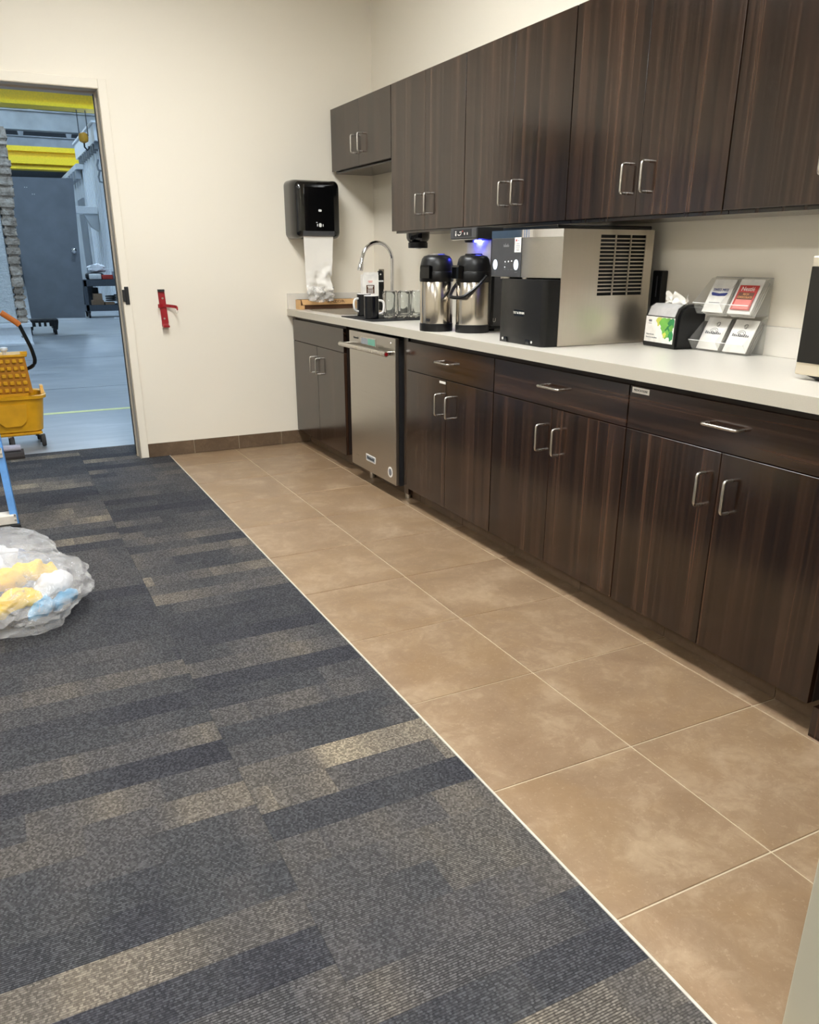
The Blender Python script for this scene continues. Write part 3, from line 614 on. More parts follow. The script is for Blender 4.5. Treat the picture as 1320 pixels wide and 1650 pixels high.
part(st, 'print_mark', lathe(NB(), [(.020, .0007), (.020, .0010)], n=20, mtx=Matrix.Translation((XD, -1.596, .152)) @ Matrix.Rotation(math.radians(-90), 4, 'Y')), 'ink_grey')
part(dw, 'status_light', lathe(NB(), [(.004, 0), (.004, .001)], n=10, mtx=Matrix.Translation((XD, -1.615, .832)) @ Matrix.Rotation(math.radians(-90), 4, 'Y')), 'indicator')

# ================================================================== THINGS ON THE WORKTOP
# ice and water dispenser
ice = thing('ice_machine', 'stainless countertop ice and water dispenser with side grille', 'ice machine', (-.33, -2.65, ZT)); YS = -2.82
z0, z1 = ZT + .002, 1.339
GXs = (-.333, -.111); GZ = (1.100, 1.320); rows, colsn = 16, 3
# side sheet pierced by the grille: frame around it plus bars
bm = NB(); box(bm, -.507, GXs[0], YS, YS + .004, z0, z1); box(bm, GXs[1], -.070, YS, YS + .004, z0, z1); box(bm, GXs[0], GXs[1], YS, YS + .004, z0, GZ[0]); box(bm, GXs[0], GXs[1], YS, YS + .004, GZ[1], z1)
for i in range(1, rows):
    z = GZ[0] + (GZ[1] - GZ[0]) * i / rows; box(bm, GXs[0], GXs[1], YS, YS + .003, z - .0022, z + .0022)
for i in range(1, colsn):
    x = GXs[0] + (GXs[1] - GXs[0]) * i / colsn; box(bm, x - .003, x + .003, YS, YS + .0035, GZ[0], GZ[1])
part(ice, 'side_panel', bm, 'steel', label='brushed steel side with slotted vent grille')
part(ice, 'body', box(NB(), -.500, -.074, -2.45, YS + .012, z0, z1 - .002), 'dark_void')
part(ice, 'left_panel', box(NB(), -.505, -.072, -2.449, -2.445, z0 + .02, z1), 'steel')
part(ice, 'lid', box(NB(), -.53, -.075, -2.44, -2.81, z1 + .0005, z1 + .014, .003, 1), 'black_gloss')
# base column: black moulded front with rounded right corner
pl = [(-.502, -2.50), (-.566, -2.505), (-.570, -2.512)] + [(-.548 + .022 * math.cos(math.radians(a)) - .002, -2.79 + .022 * math.sin(math.radians(a))) for a in range(180, 271, 15)] + [(-.502, -2.816)]
part(ice, 'front_panel', prism(NB(), pl, 'z', ZT + .001, 1.160), 'black_plastic', True, label='matte black lower front', angle=30)
bm = NB(); box(bm, -.573, -.570, -2.565, -2.545, ZT + .004, ZT + .022); part(ice, 'latch', bm, 'black_gloss'); bm = NB(); box(bm, -.573, -.570, -2.725, -2.70, ZT + .004, ZT + .022); part(ice, 'latch', bm, 'black_gloss')
for y in (-2.535, -2.74): part(ice, 'screw', lathe(NB(), [(.005, 0), (.005, .002)], n=10, mtx=Matrix.Translation((-.571, y, ZT + .014)) @ Matrix.Rotation(math.radians(-90), 4, 'Y')), 'white_plastic')
lb = part(ice, 'name_plate', box(NB(), -.5725, -.5702, -2.678, -2.612, 1.020, 1.046, .001, 1), 'black_gloss')
part(lb, 'lettering', text(NB(), 'TILT & DRAIN', .0125, (-.5729, -2.645, 1.033), FACE_NX), 'white_paper')
# head: flat dark control face, then a curved steel corner
def headprof(off=0.0):
    p = [(-.50, -2.415), (-.562 - off, -2.415), (-.564 - off, -2.63)]
    for i in range(1, 9):
        a = i / 8; p.append((-.564 - off + (.057 + off) * a ** 1.9, -2.63 - .188 * a))
    return p + [(-.50, -2.818)]
part(ice, 'head', prism(NB(), headprof(), 'z', 1.166, 1.338), 'steel_door', True, label='curved steel dispenser head', angle=25)
part(ice, 'head_band', prism(NB(), headprof(.002), 'z', 1.311, 1.339), 'chrome', True, angle=25)
part(ice, 'control_face', box(NB(), -.5665, -.5615, -2.634, -2.421, 1.167, 1.310, .001, 1), 'charcoal', label='dark grey control face')
part(ice, 'spout', lathe(NB(), [(.013, 0), (.013, .02)], (-.545, -2.64, 1.145), 14), 'nickel', True); part(ice, 'spout', lathe(NB(), [(.030, 0), (.030, .007)], (-.535, -2.50, 1.158), 16), 'nickel', True)
XCf = -.5668
for y in (-2.452, -2.603):
    b_ = part(ice, 'button', lathe(NB(), [(.0155, 0), (.0155, .0012)], n=24, mtx=Matrix.Translation((XCf, y, 1.212)) @ Matrix.Rotation(math.radians(-90), 4, 'Y') @ Matrix.Diagonal((1.25, 1, 1, 1))), 'button_glow', label='lit blue white button')
    bm = NB()
    for dy, dz in ((.004, .006), (-.004, -.006)): box(bm, XCf - .0016, XCf - .0012, y + dy - .003, y + dy + .003, 1.212 + dz - .004, 1.212 + dz + .004)
    part(b_, 'symbol', bm, 'button_blue')
bm = NB()
for y, z in ((-2.525, 1.223), (-2.571, 1.226), (-2.523, 1.203), (-2.548, 1.224)): box(bm, XCf - .0006, XCf, y - .0028, y + .0028, z - .0024, z + .0024)
part(ice, 'indicator_light', bm, 'indicator')
bm = NB()
for y, z, wd in ((-2.525, 1.215, .014), (-2.523, 1.194, .016), (-2.571, 1.194, .016), (-2.549, 1.194, .006), (-2.452, 1.184, .008), (-2.603, 1.184, .018)): box(bm, XCf - .0004, XCf, y - wd / 2, y + wd / 2, z - .001, z + .001)
part(ice, 'print_mark', bm, 'ink_grey')
bm = NB()
for k, hh in enumerate((.010, .007, .013, .007, .008, .012, .007)): box(bm, XCf - .0005, XCf, -2.511 - k * .0058 - .0021, -2.511 - k * .0058 + .0021, 1.278, 1.278 + hh)
part(ice, 'brand_mark', bm, 'ink_grey', label='small grey logo')
sti = part(ice, 'sticker', box(NB(), -.5672, -.5664, -2.632, -2.588, 1.258, 1.312), 'white_paper', label='white service sticker')
part(sti, 'red_mark', box(NB(), -.5676, -.5672, -2.604, -2.596, 1.298, 1.305), 'ink_red')
bm = NB()
for z, wd in ((1.301, .014), (1.289, .02), (1.283, .026), (1.277, .03), (1.270, .022), (1.265, .018)): box(bm, -.5675, -.5672, -2.612 - wd / 2, -2.612 + wd / 2 - (.004 if z > 1.3 else 0), z - .0008, z + .0008)
part(sti, 'print_mark', bm, 'ink_grey')

# airpots
def airpot(c, rot, lab, handle):
    t_ = thing('airpot', lab, 'airpot', (c[0], c[1], ZT + .0005), 'steel airpots in front of the brewer', rot)
    r = .077
    part(t_, 'base_ring', lathe(NB(), [(r, 0), (r + .001, .004), (r + .001, .034), (r - .002, .036)], n=40), 'black_plastic', True, local=True)
    part(t_, 'body', lathe(NB(), [(r - .001, .0362), (r - .0005, .038), (r - .0005, .218), (r - .002, .2205)], n=48), 'steel_pot', True, label='brushed steel cylinder', local=True)
    part(t_, 'collar', lathe(NB(), [(r, .2207), (r + .002, .224), (r + .001, .262), (r - .001, .266)], n=40), 'black_plastic', True, local=True)
    l_ = part(t_, 'lid', lathe(NB(), [(r - .001, .2662), (r - .001, .290), (r - .008, .318), (r - .018, .330), (r - .04, .336)], n=40), 'black_plastic', True, local=True)
    part(l_, 'pump_button', box(NB(), -.032, .03, -.026, .026, .334, .341, .003, 2), 'nickel' if not handle else 'black_gloss', local=True)
    sp_ = part(t_, 'spout', prism(NB(), [(-r + .01, .286), (-r - .022, .292), (-r - .026, .284), (-r - .026, .236), (-r - .006, .232), (-r + .01, .232)], 'y', -.024, .024), 'black_gloss', local=True)
    hy = r + .006
    arc = [(.012, hy, .246)] + ([(-.02, hy + .004, .22), (-.055, hy - .004, .19), (-.096, .050, .156), (-.098, .0, .154), (-.096, -.050, .156), (-.055, -hy + .004, .19), (-.02, -hy - .004, .22)] if handle else
          [(.05, hy + .004, .255), (.095, .06, .262), (.102, .0, .264), (.095, -.06, .262), (.05, -hy - .004, .255)]) + [(.012, -hy, .246)]
    part(t_, 'carry_handle', tube(NB(), fillet(arc, .012, 3), .0078, 8), 'black_plastic', True, local=True)
    for s in (-1, 1): part(t_, 'pivot', lathe(NB(), [(.011, 0), (.011, .008)], n=12, mtx=Matrix.Translation((.012, s * (r - .001), .246)) @ Matrix.Rotation(math.radians(-90 * s), 4, 'X')), 'black_plastic', True, local=True)
    return t_
p1 = airpot((-.566, -1.950), math.radians(29), 'left steel airpot with silver pump button and rear handle', False)
part(p1, 'marking', box(NB(), -.0785, -.0772, -.012, .006, .046, .058), 'ink_black', local=True)
p2 = airpot((-.456, -2.097), math.radians(6), 'right steel airpot with its black bail handle swung to the front', True)

# coffee brewer against the wall
br = thing('coffee_brewer', 'black coffee brewer with blue glow behind the right airpot', 'coffee maker', (-.22, -1.99, ZT)); BY0, BY1 = -2.11, -1.87
part(br, 'column', box(NB(), -.360, -.03, BY0, BY1, ZT + .022, 1.318, .004, 2), 'charcoal')
part(br, 'splash_panel', box(NB(), -.366, -.361, BY0 + .012, BY1 - .012, ZT + .06, 1.312, .001, 1), 'white_plastic')
part(br, 'base', box(NB(), -.375, -.03, BY0 - .0005, BY1 + .0005, ZT + .012, ZT + .021, .002, 1), 'black_plastic')
for x in (-.34, -.07):
    for y in (BY0 + .03, BY1 - .03): part(br, 'foot', lathe(NB(), [(.014, .0003), (.014, .012)], (x, y, ZT), 12), 'rubber_black', True)
part(br, 'side_trim', box(NB(), -.3675, -.352, BY0 - .002, BY0 + .012, ZT + .03, 1.318), 'black_plastic')
hd = part(br, 'brew_head', box(NB(), -.45, -.03, BY0, BY1, 1.3185, 1.367, .004, 2), 'black_matte', label='black brew head')
cp = part(br, 'control_panel', box(NB(), -.4525, -.4495, BY0 + .004, BY1 - .004, 1.322, 1.364, .001, 1), 'charcoal', label='control panel with icons')
part(cp, 'panel_face', box(NB(), -.4535, -.4524, BY0 + .045, BY1 - .035, 1.328, 1.360), 'dark_grey_metal')
bm = NB()
for y, z, a, b in ((-1.925, 1.350, .004, .003), (-1.925, 1.338, .005, .006), (-2.005, 1.341, .003, .005), (-2.030, 1.341, .003, .005)): box(bm, -.4541, -.4534, y - a, y + a, z - b, z + b)
tube(bm, [(-.4538, -1.945, 1.338), (-.4538, -1.955, 1.334), (-.4538, -1.972, 1.338), (-.4538, -1.978, 1.350), (-.4538, -1.962, 1.348)], .0022, 6)
part(cp, 'icon', bm, 'white_paper'); part(cp, 'warning_light', box(NB(), -.4541, -.4534, -1.990, -1.984, 1.349, 1.354), 'ink_red')
part(br, 'head_trim', box(NB(), -.4515, -.440, BY0 + .002, BY1 - .002, 1.3145, 1.318), 'nickel')
part(br, 'funnel', lathe(NB(), [(.020, 0), (.024, .010)], (-.418, -1.99, 1.304), 20), 'black_plastic', True)
part(br, 'status_lamp', box(NB(), -.381, -.371, -2.020, -1.975, 1.306, 1.3142), 'led_blue', label='blue status lamp')
part(br, 'brand_mark', text(NB(), 'U', .026, (-.345, BY0 - .0008, ZT + .05), FACE_NY, wide=1.0), 'white_paper')

# black cup dispenser under the second cabinet
cd = thing('cup_dispenser', 'round black dispenser hanging under the tall wall cabinet by the sink', 'dispenser', (-.2, -1.05, 1.29))
part(cd, 'shell', lathe(NB(), [(.050, .030), (.060, .040), (.066, .052), (.067, .077)], (-.2, -1.05, 1.29), 28), 'black_gloss', True); part(cd, 'collar', lathe(NB(), [(.054, 0), (.056, .004), (.056, .0295)], (-.2, -1.05, 1.29), 28), 'black_plastic', True)
part(cd, 'lip', lathe(NB(), [(.02, -.004), (.02, 0)], (-.2, -1.05, 1.29), 16), 'white_plastic')

# dish mat, mugs, glasses
mt = solo('dish_mat', prism(NB(), rrect(-.612, -.16, -1.315, -.865, .012, 3), 'z', ZT + .0006, ZT + .005), 'rubber_black', 'black drying mat under the mugs and glasses', 'mat', (-.4, -1.09, ZT + .0006))
ZM = ZT + .0055
def mug(c, rot, lab):
    t_ = thing('mug', lab, 'mug', (c[0], c[1], ZM), 'black mugs on the drying mat', rot); r, h = .041, .124
    part(t_, 'cup', lathe(NB(), [(r - .004, 0), (r, .004), (r, h - .003)], n=32, cap1=False), 'mug_black', True, local=True)
    part(t_, 'lining', lathe(NB(), [(r, h - .003), (r - .001, h), (r - .004, h - .001), (r - .004, .006)], n=32, cap0=False), 'ceramic_white', True, label='white inside and rim', local=True)
    part(t_, 'handle', tube(NB(), fillet([(r - .002, 0, .098), (r + .026, 0, .094), (r + .030, 0, .062), (r + .022, 0, .030), (r - .002, 0, .026)], .014, 4), .0065, 10), 'ceramic_white', True, label='white handle', local=True)
    return t_
mug((-.546, -1.160), math.radians(-20), 'front black mug with white handle at its right')
mug((-.488, -.925), math.radians(190), 'rear black mug with white handle turned left towards the sink')
gl0 = None
spots = [(-.440, -1.165, 'front left glass tumbler, next to the front mug'), (-.365, -1.195, 'middle glass tumbler of the front row on the mat'), (-.285, -1.190, 'right glass tumbler of the front row, beside the left airpot'),
         (-.385, -1.075, 'left glass tumbler of the second row on the mat'), (-.300, -1.085, 'middle glass tumbler of the second row'), (-.215, -1.075, 'right glass tumbler of the second row, below the round dispenser'), (-.210, -1.200, 'glass tumbler half hidden behind the left airpot')]
for x, y, lab in spots:
    if gl0 is None:
        bm = NB(); r0, r1, h = .033, .037, .142
        lathe(bm, [(r0 - .003, 0), (r0, .003), (r1, h - .018), (r1 - .003, h - .012), (r1 - .003, h - .002), (r1 - .0038, h), (r1 - .0048, h - .002), (r1 - .0024, h - .016), (r0 - .0020, .012), (.004, .010)], n=24)
        gl0 = solo('glass_tumbler', bm, 'glass', lab, 'glass', (x, y, ZM), 'glass tumblers on the drying mat', True, local=True)
    else:
        o = gl0.copy(); COL.objects.link(o); o.location = (x, y, ZM); o['label'] = lab

# faucet
fc = thing('faucet', 'chrome gooseneck kitchen faucet rising behind the sink', 'faucet', (-.095, -.495, ZT))
part(fc, 'base', lathe(NB(), [(.028, .0005), (.028, .008), (.020, .014), (.018, .05), (.014, .056)], (-.098, -.495, ZT), 24), 'chrome', True)
cx, cz, R_ = -.202, 1.222, .104
pts = [(-.098, -.495, .965), (-.098, -.495, 1.222)] + [(cx + R_ * math.cos(math.radians(a)), -.495, cz + R_ * 1.02 * math.sin(math.radians(a))) for a in range(12, 175, 12)] + [(-.309, -.495, 1.226)]
part(fc, 'neck', tube(NB(), pts, .0115, 14), 'chrome', True, angle=80)
part(fc, 'spray_head', tube(NB(), [(-.308, -.495, 1.232), (-.313, -.495, 1.21), (-.322, -.495, 1.172), (-.3235, -.495, 1.162)], .014, 16, rads=[.012, .0145, .019, .0175]), 'chrome', True, angle=80)
part(fc, 'lever', tube(NB(), [(-.098, -.512, .972), (-.098, -.545, .985), (-.098, -.575, 1.006)], .006, 8), 'chrome', True)

# soap refill carton and brush behind
sb = thing('soap_carton', 'white carton with a dark printed panel behind the mugs', 'carton', (-.292, -.57, ZT), rotz=math.radians(-8)); CW = (-.052, .048)
part(sb, 'box', box(NB(), -.05, .05, -.03, .03, .001, .226, .001, 1), 'white_paper', local=True); part(sb, 'top_fold', box(NB(), -.048, .048, -.0305, -.029, .226, .240), 'white_paper', local=True)
pp = part(sb, 'print_panel', box(NB(), -.030, .022, -.0312, -.0302, .115, .165), 'ink_brown', local=True)
bm = NB()
for z, wd in ((.157, .036), (.148, .03)): box(bm, -.004 - wd / 2, -.004 + wd / 2, -.0316, -.0311, z - .003, z + .003)
for z in (.138, .132, .126, .120): box(bm, -.022, .014, -.0316, -.0311, z - .0012, z + .0012)
part(pp, 'print_mark', bm, 'white_paper', local=True)
bm = NB()
for z, wd in ((.188, .03), (.181, .022), (.100, .04), (.093, .032), (.072, .05)): box(bm, -.004 - wd / 2, -.004 + wd / 2, -.0312, -.0302, z - .0016, z + .0016)
part(sb, 'print_mark', bm, 'ink_pink', local=True)
bh = thing('dish_brush', 'black handled brush standing upright beside the white carton', 'brush', (-.150, -.42, ZT))
part(bh, 'handle', prism(NB(), [(-.170, ZT + .002)] + [(-.150 + .020 * math.cos(math.radians(a)), 1.142 + .020 * math.sin(math.radians(a))) for a in range(180, -1, -20)] + [(-.130, ZT + .002)], 'y', -.427, -.413), 'black_plastic')
part(bh, 'white_band', box(NB(), -.1705, -.1295, -.4275, -.4125, 1.092, 1.101), 'white_plastic'); part(bh, 'hang_hole', lathe(NB(), [(.005, 0), (.005, .001)], n=12, mtx=Matrix.Translation((-.150, -.427, 1.138)) @ Matrix.Rotation(math.radians(90), 4, 'X')), 'white_plastic')
ol = thing('outlet', 'steel outlet plate on the right wall above the sink end', 'outlet', (0, -.12, 1.05))
part(ol, 'plate', box(NB(), -.006, -.0006, -.160, -.085, 1.035, 1.165, .002, 2), 'melamine'); part(ol, 'socket', box(NB(), -.0075, -.006, -.135, -.110, 1.06, 1.14, .001, 1), 'ink_grey')

# cardboard box lettered RAZOR
cbx = thing('cardboard_box', 'long open cardboard box lettered RAZOR lying in the far corner', 'box', (-.37, -.09, ZT))
part(cbx, 'lid_flap', prism(NB(), [(-.085, .976), (-.112, .944), (-.109, .942), (-.082, .974)], 'x', -.575, -.185), 'cardboard')
part(cbx, 'tray', prism(NB(), [(-.030, ZT + .001), (-.100, ZT + .001), (-.100, ZT + .03), (-.083, .973), (-.032, .976)], 'x', -.590, -.195), 'cardboard_shaded')  # shadow under the flap is put into the darker cardboard colour
part(cbx, 'end_flap', box(NB(), -.598, -.5905, -.114, -.032, ZT + .001, .975), 'cardboard'); part(cbx, 'end_flap', box(NB(), -.1945, -.188, -.112, -.032, ZT + .001, .972), 'cardboard')
part(cbx, 'end_lip', box(NB(), -.590, -.565, -.116, -.1135, ZT + .001, .94), 'cardboard')
rt = Matrix.Rotation(math.radians(-40), 4, 'X')
part(cbx, 'lettering', text(NB(), 'RAZOR', .030, (-.335, -.1010, .961), Matrix.Translation((0, -.0015, 0)) @ rt @ FACE_NY, wide=1.25), 'ink_brown')

# paper towel dispenser
ptd = thing('towel_dispenser', 'glossy black paper towel dispenser on the far wall', 'dispenser', (-.47, -.1, 1.35))
def shell(bm, y0, x0, x1, z0, z1, r): return (rrect(x0, x1, z0, z1, r, 6), y0)
bm = NB(); loops = [(-.0015, -.632, -.308, 1.352, 1.703, .035), (-.10, -.634, -.312, 1.352, 1.702, .034), (-.165, -.628, -.320, 1.356, 1.696, .034), (-.195, -.612, -.333, 1.366, 1.684, .034), (-.204, -.596, -.346, 1.380, 1.670, .03)]
vs = [[bm.verts.new((p[0], y, p[1])) for p in rrect(x0, x1, z0, z1, r, 6)] for y, x0, x1, z0, z1, r in loops]
for a, b in zip(vs, vs[1:]):
    for i in range(len(a)): bm.faces.new((a[i], a[(i + 1) % len(a)], b[(i + 1) % len(a)], b[i]))
bm.faces.new(vs[0]); bm.faces.new(vs[-1]); part(ptd, 'cover', bm, 'black_gloss', True, angle=35)
part(ptd, 'front_ridge', prism(NB(), rrect(-.570, -.372, 1.395, 1.655, .012), 'y', -.2042, -.207), 'black_gloss')
part(ptd, 'mouth', prism(NB(), [(-.20, 1.402), (-.212, 1.396), (-.212, 1.374), (-.16, 1.353), (-.15, 1.37)], 'x', -.585, -.375), 'charcoal')
part(ptd, 'logo', prism(NB(), rrect(-.478, -.456, 1.513, 1.526, .005), 'y', -.2072, -.2078), 'white_plastic')
bm = NB(); box(bm, -.490, -.485, -.2078, -.2072, 1.426, 1.440); box(bm, -.452, -.447, -.2078, -.2072, 1.426, 1.440); prism(bm, rrect(-.478, -.459, 1.422, 1.445, .008), 'y', -.2072, -.2078); box(bm, -.496, -.488, -.2078, -.2072, 1.447, 1.451)
part(ptd, 'pictogram', bm, 'white_plastic')
tw = thing('paper_towel', 'long white paper towel hanging from the black dispenser', 'paper towel', (-.48, -.18, 1.02))
def sheetmesh(fn, nu=14, nv=30):
    bm = NB(); g = [[bm.verts.new(fn(i / nu, j / nv)) for i in range(nu + 1)] for j in range(nv + 1)]
    for j in range(nv):
        for i in range(nu): bm.faces.new((g[j][i], g[j][i + 1], g[j + 1][i + 1], g[j + 1][i]))
    bmesh.ops.recalc_face_normals(bm, faces=bm.faces[:]); geom = bmesh.ops.solidify(bm, geom=bm.faces[:], thickness=.0006); return bm
def tow(u, v):
    x0 = -.582 + .022 * v; x1 = -.378 - .018 * v; x = x0 + (x1 - x0) * u; z = 1.374 - .352 * v
    cr = max(0, v - .35 - .25 * (1 - u)) * 3.0
    y = -.196 + .03 * v + .012 * math.sin(3 * u + v * 2) * v + cr * (.028 * mnoise.noise(Vector((u * 3.2, v * 6, 1))) + .014 * mnoise.noise(Vector((u * 8, v * 14, 4))))
    return (x, y, z + (.012 * mnoise.noise(Vector((u * 4, 2, 7))) if v > .98 else 0))
part(tw, 'sheet', sheetmesh(tow, 18, 40), 'tissue_paper', True, angle=80)
pf = thing('plastic_film', 'crumpled clear plastic film hanging below the paper towel', 'plastic film', (-.48, -.18, .985))
def film(u, v):
    x = -.566 + .185 * u; z = 1.060 - .085 * v - .012 * math.sin(math.pi * u) * v
    return (x, -.190 + .045 * mnoise.noise(Vector((u * 5, v * 4, 9))) + .018 * mnoise.noise(Vector((u * 14, v * 10, 3))), z)
part(pf, 'sheet', sheetmesh(film, 20, 10), 'plastic_film', True, angle=80)

# red fire extinguisher bracket
eb = thing('extinguisher_bracket', 'empty red fire extinguisher bracket on the cream wall by the door', 'bracket', (-1.467, 0, .94))
part(eb, 'back_plate', prism(NB(), [(-1.489, 1.040), (-1.448, 1.040), (-1.440, .850), (-1.481, .850)], 'y', -.010, -.0008), 'red_enamel')
part(eb, 'top_hook', box(NB(), -1.489, -1.449, -.022, -.001, 1.040, 1.053), 'black_matte'); part(eb, 'bottom_lip', prism(NB(), [(-.0008, .828), (-.045, .826), (-.046, .836), (-.010, .840), (-.008, .852), (-.0008, .852)], 'x', -1.482, -1.442), 'red_enamel')
for z in (1.000, .878): part(eb, 'screw', lathe(NB(), [(.006, 0), (.006, .003)], n=12, mtx=Matrix.Translation((-1.464, -.010, z)) @ Matrix.Rotation(math.radians(90), 4, 'X')), 'nickel')
bm = NB(); arcp = [(-1.470 + .060 * math.cos(math.radians(a)), -.058 + .050 * math.sin(math.radians(a))) for a in range(100, 262, 14)]
def strap(bm, pts, zs, h, th=.0016):
    for i in range(len(pts) - 1):
        (xa, ya), (xb, yb) = pts[i], pts[i + 1]; za, zb_ = zs(i), zs(i + 1); d = Vector((xb - xa, yb - ya)).normalized(); n_ = (-d.y * th, d.x * th)
        v = [bm.verts.new(p) for p in ((xa, ya, za - h), (xb, yb, zb_ - h), (xb, yb, zb_ + h), (xa, ya, za + h), (xa + n_[0], ya + n_[1], za - h), (xb + n_[0], yb + n_[1], zb_ - h), (xb + n_[0], yb + n_[1], zb_ + h), (xa + n_[0], ya + n_[1], za + h))]
        for f in ((0, 1, 2, 3), (7, 6, 5, 4), (0, 4, 5, 1), (3, 2, 6, 7), (0, 3, 7, 4), (1, 5, 6, 2)): bm.faces.new([v[k] for k in f])
strap(bm, [(-1.462, -.012), (-1.492, -.020), (-1.500, -.035), (-1.492, -.048)], lambda i: .955, .011); strap(bm, [(-1.470, -.012), (-1.43, -.022), (-1.400, -.040), (-1.390, -.062), (-1.392, -.072)], lambda i: .958 - .004 * i, .009)
part(eb, 'strap', bm, 'red_enamel', label='dark red strap open to the right')
part(eb, 'ring', tube(NB(), [(-1.397 + .009 * math.cos(a * .6), -.075, .922 + .010 * math.sin(a * .6)) for a in range(12)], .0016, 6), 'nickel', True); part(eb, 'buckle', box(NB(), -1.396, -1.388, -.078, -.070, .930, .950), 'red_enamel')

# napkin dispenser
nd_ = thing('napkin_dispenser', 'black napkin dispenser with green leaf print beside the ice machine', 'napkin dispenser', (-.098, -3.006, ZT), rotz=math.radians(-7))
bm = NB(); prof = [(-.062, .0), (-.066, .01), (-.062, .115), (-.050, .145), (-.028, .158), (.03, .160), (.055, .150), (.062, .13), (.062, 0)]
prism(bm, prof, 'y', -.104, .104); bmesh.ops.bevel(bm, geom=[e for e in bm.edges if abs(e.verts[0].co.y - e.verts[1].co.y) < .001], offset=.008, segments=2, affect='EDGES')
bmesh.ops.translate(bm, verts=bm.verts[:], vec=(0, 0, .001)); part(nd_, 'body', bm, 'black_plastic', True, local=True, angle=35)
part(nd_, 'dispensing_face', prism(NB(), [(-.0648, .116), (-.0525, .147), (-.031, .1605), (-.030, .158), (-.05, .143), (-.061, .114)], 'y', -.082, .082), 'slot_grey', local=True, label='pale grey slot cover')
fr = part(nd_, 'print_card', prism(NB(), [(-.0672, .018), (-.0642, .112), (-.0630, .112), (-.0655, .018)], 'y', -.086, .090), 'white_paper', local=True, label='white card printed with green leaves')
def fx(z): return -.0672 + .0030 * (z - .018) / .094 - .0004
rl = random.Random(11); bms = {'leaf_green': NB(), 'leaf_dark': NB(), 'leaf_yellow': NB()}
def leafpoly(bm, cy, cz, r, n, off):
    vs = [bm.verts.new((fx(cz) - off, cy + r * (1 + .25 * math.sin(5 * a + r * 90)) * math.cos(a), max(.02, min(.111, cz + r * (1 + .25 * math.sin(4 * a)) * math.sin(a))))) for a in [2 * math.pi * k / n for k in range(n)]]
    for v in vs: v.co.x = fx(v.co.z) - off; v.co.y = max(-.0855, v.co.y)
    bm.faces.new(vs)
for k, (cy, cz, r, m_) in enumerate([(.005, .098, .018, 'leaf_yellow'), (-.02, .092, .022, 'leaf_green'), (-.045, .09, .024, 'leaf_green'), (-.07, .092, .02, 'leaf_dark'), (-.03, .072, .02, 'leaf_green'), (-.06, .066, .022, 'leaf_dark'), (-.045, .052, .016, 'leaf_green'), (-.075, .045, .015, 'leaf_dark'), (-.034, .048, .010, 'leaf_yellow'), (-.07, .075, .012, 'leaf_green')]):
    leafpoly(bms[m_], cy, cz, r, 18, .00002 * (k + 1))
for m_, b in bms.items():
    part(fr, 'leaf_print', b, m_, local=True)
FN = FACE_NX
part(fr, 'lettering', text(text(NB(), 'Better for you.', .0082, (fx(.045) - .0003, .078, .046), FN, .0002, align='LEFT'), 'Better for the planet.', .0082, (fx(.034) - .0003, .078, .035), FN, .0002, align='LEFT'), 'ink_grey', local=True)
bm = NB(); prism(bm, rrect(.052, .072, .092, .100, .003), 'x', fx(.096) - .0004, fx(.096)); box(bm, fx(.086) - .0004, fx(.086), .052, .072, .085, .087); part(fr, 'logo', bm, 'ink_grey', local=True)
def crump(u, v):
    return (-.01 + .02 * mnoise.noise(Vector((u * 6, v * 5, 2))) + .012 * math.sin(u * 9), .055 - .125 * u, .150 + v * (.040 + .016 * math.sin(u * 12 + 1)) )
nk = thing('paper_napkin', 'white paper napkin poking out of the napkin dispenser top', 'napkin', (-.098, -3.006, ZT), rotz=math.radians(-7)); part(nk, 'sheet', sheetmesh(crump, 20, 6), 'tissue_paper', True, local=True, angle=80)

# black strip on wall behind ice machine
oc = thing('power_strip', 'black power strip on the wall behind the ice machine', 'power strip', (-.015, -2.80, 1.04))
part(oc, 'case', box(NB(), -.032, -.0008, -2.845, -2.79, 1.035, 1.19, .004, 2), 'black_plastic'); part(oc, 'light_bar', box(NB(), -.0335, -.032, -2.822, -2.816, 1.09, 1.17), 'charcoal')

# clear acrylic two tier packet rack
rk = thing('packet_rack', 'clear acrylic two tier rack for drink packets beside the napkins', 'rack', (-.07, -3.25, ZT)); RY0, RY1 = -3.372, -3.118; th = .0022
part(rk, 'back_sheet', box(NB(), -.0245, -.0225, RY0, RY1, ZT + .001, 1.172), 'acrylic')
def tier(z, zt):
    side = [(-.025, z), (-.102, z), (-.128, z + .038), (-.046, zt - .004), (-.025, zt)]
    for y in (RY0, RY1 - th): part(rk, 'side_sheet', prism(NB(), side, 'y', y, y + th), 'acrylic')
    part(rk, 'tier_floor', box(NB(), -.102, -.0255, RY0 + th, RY1 - th, z, z + th), 'acrylic')
    part(rk, 'front_lip', prism(NB(), [(-.102, z), (-.128, z + .038), (-.1298, z + .037), (-.1038, z - .001)], 'y', RY0, RY1), 'acrylic')
    part(rk, 'divider', prism(NB(), side, 'y', -3.246, -3.244), 'acrylic')
tier(ZT + .001, 1.038); tier(1.046, 1.172)
for z in (ZT + .039, 1.084): part(rk, 'lip_edge', tube(NB(), [(-.1295, RY0, z), (-.1295, RY1, z)], .0014, 6), 'white_plastic')
part(rk, 'edge_strip', tube(NB(), [(-.024, RY0, 1.172), (-.024, RY1, 1.172)], .0014, 6), 'packet_silver')
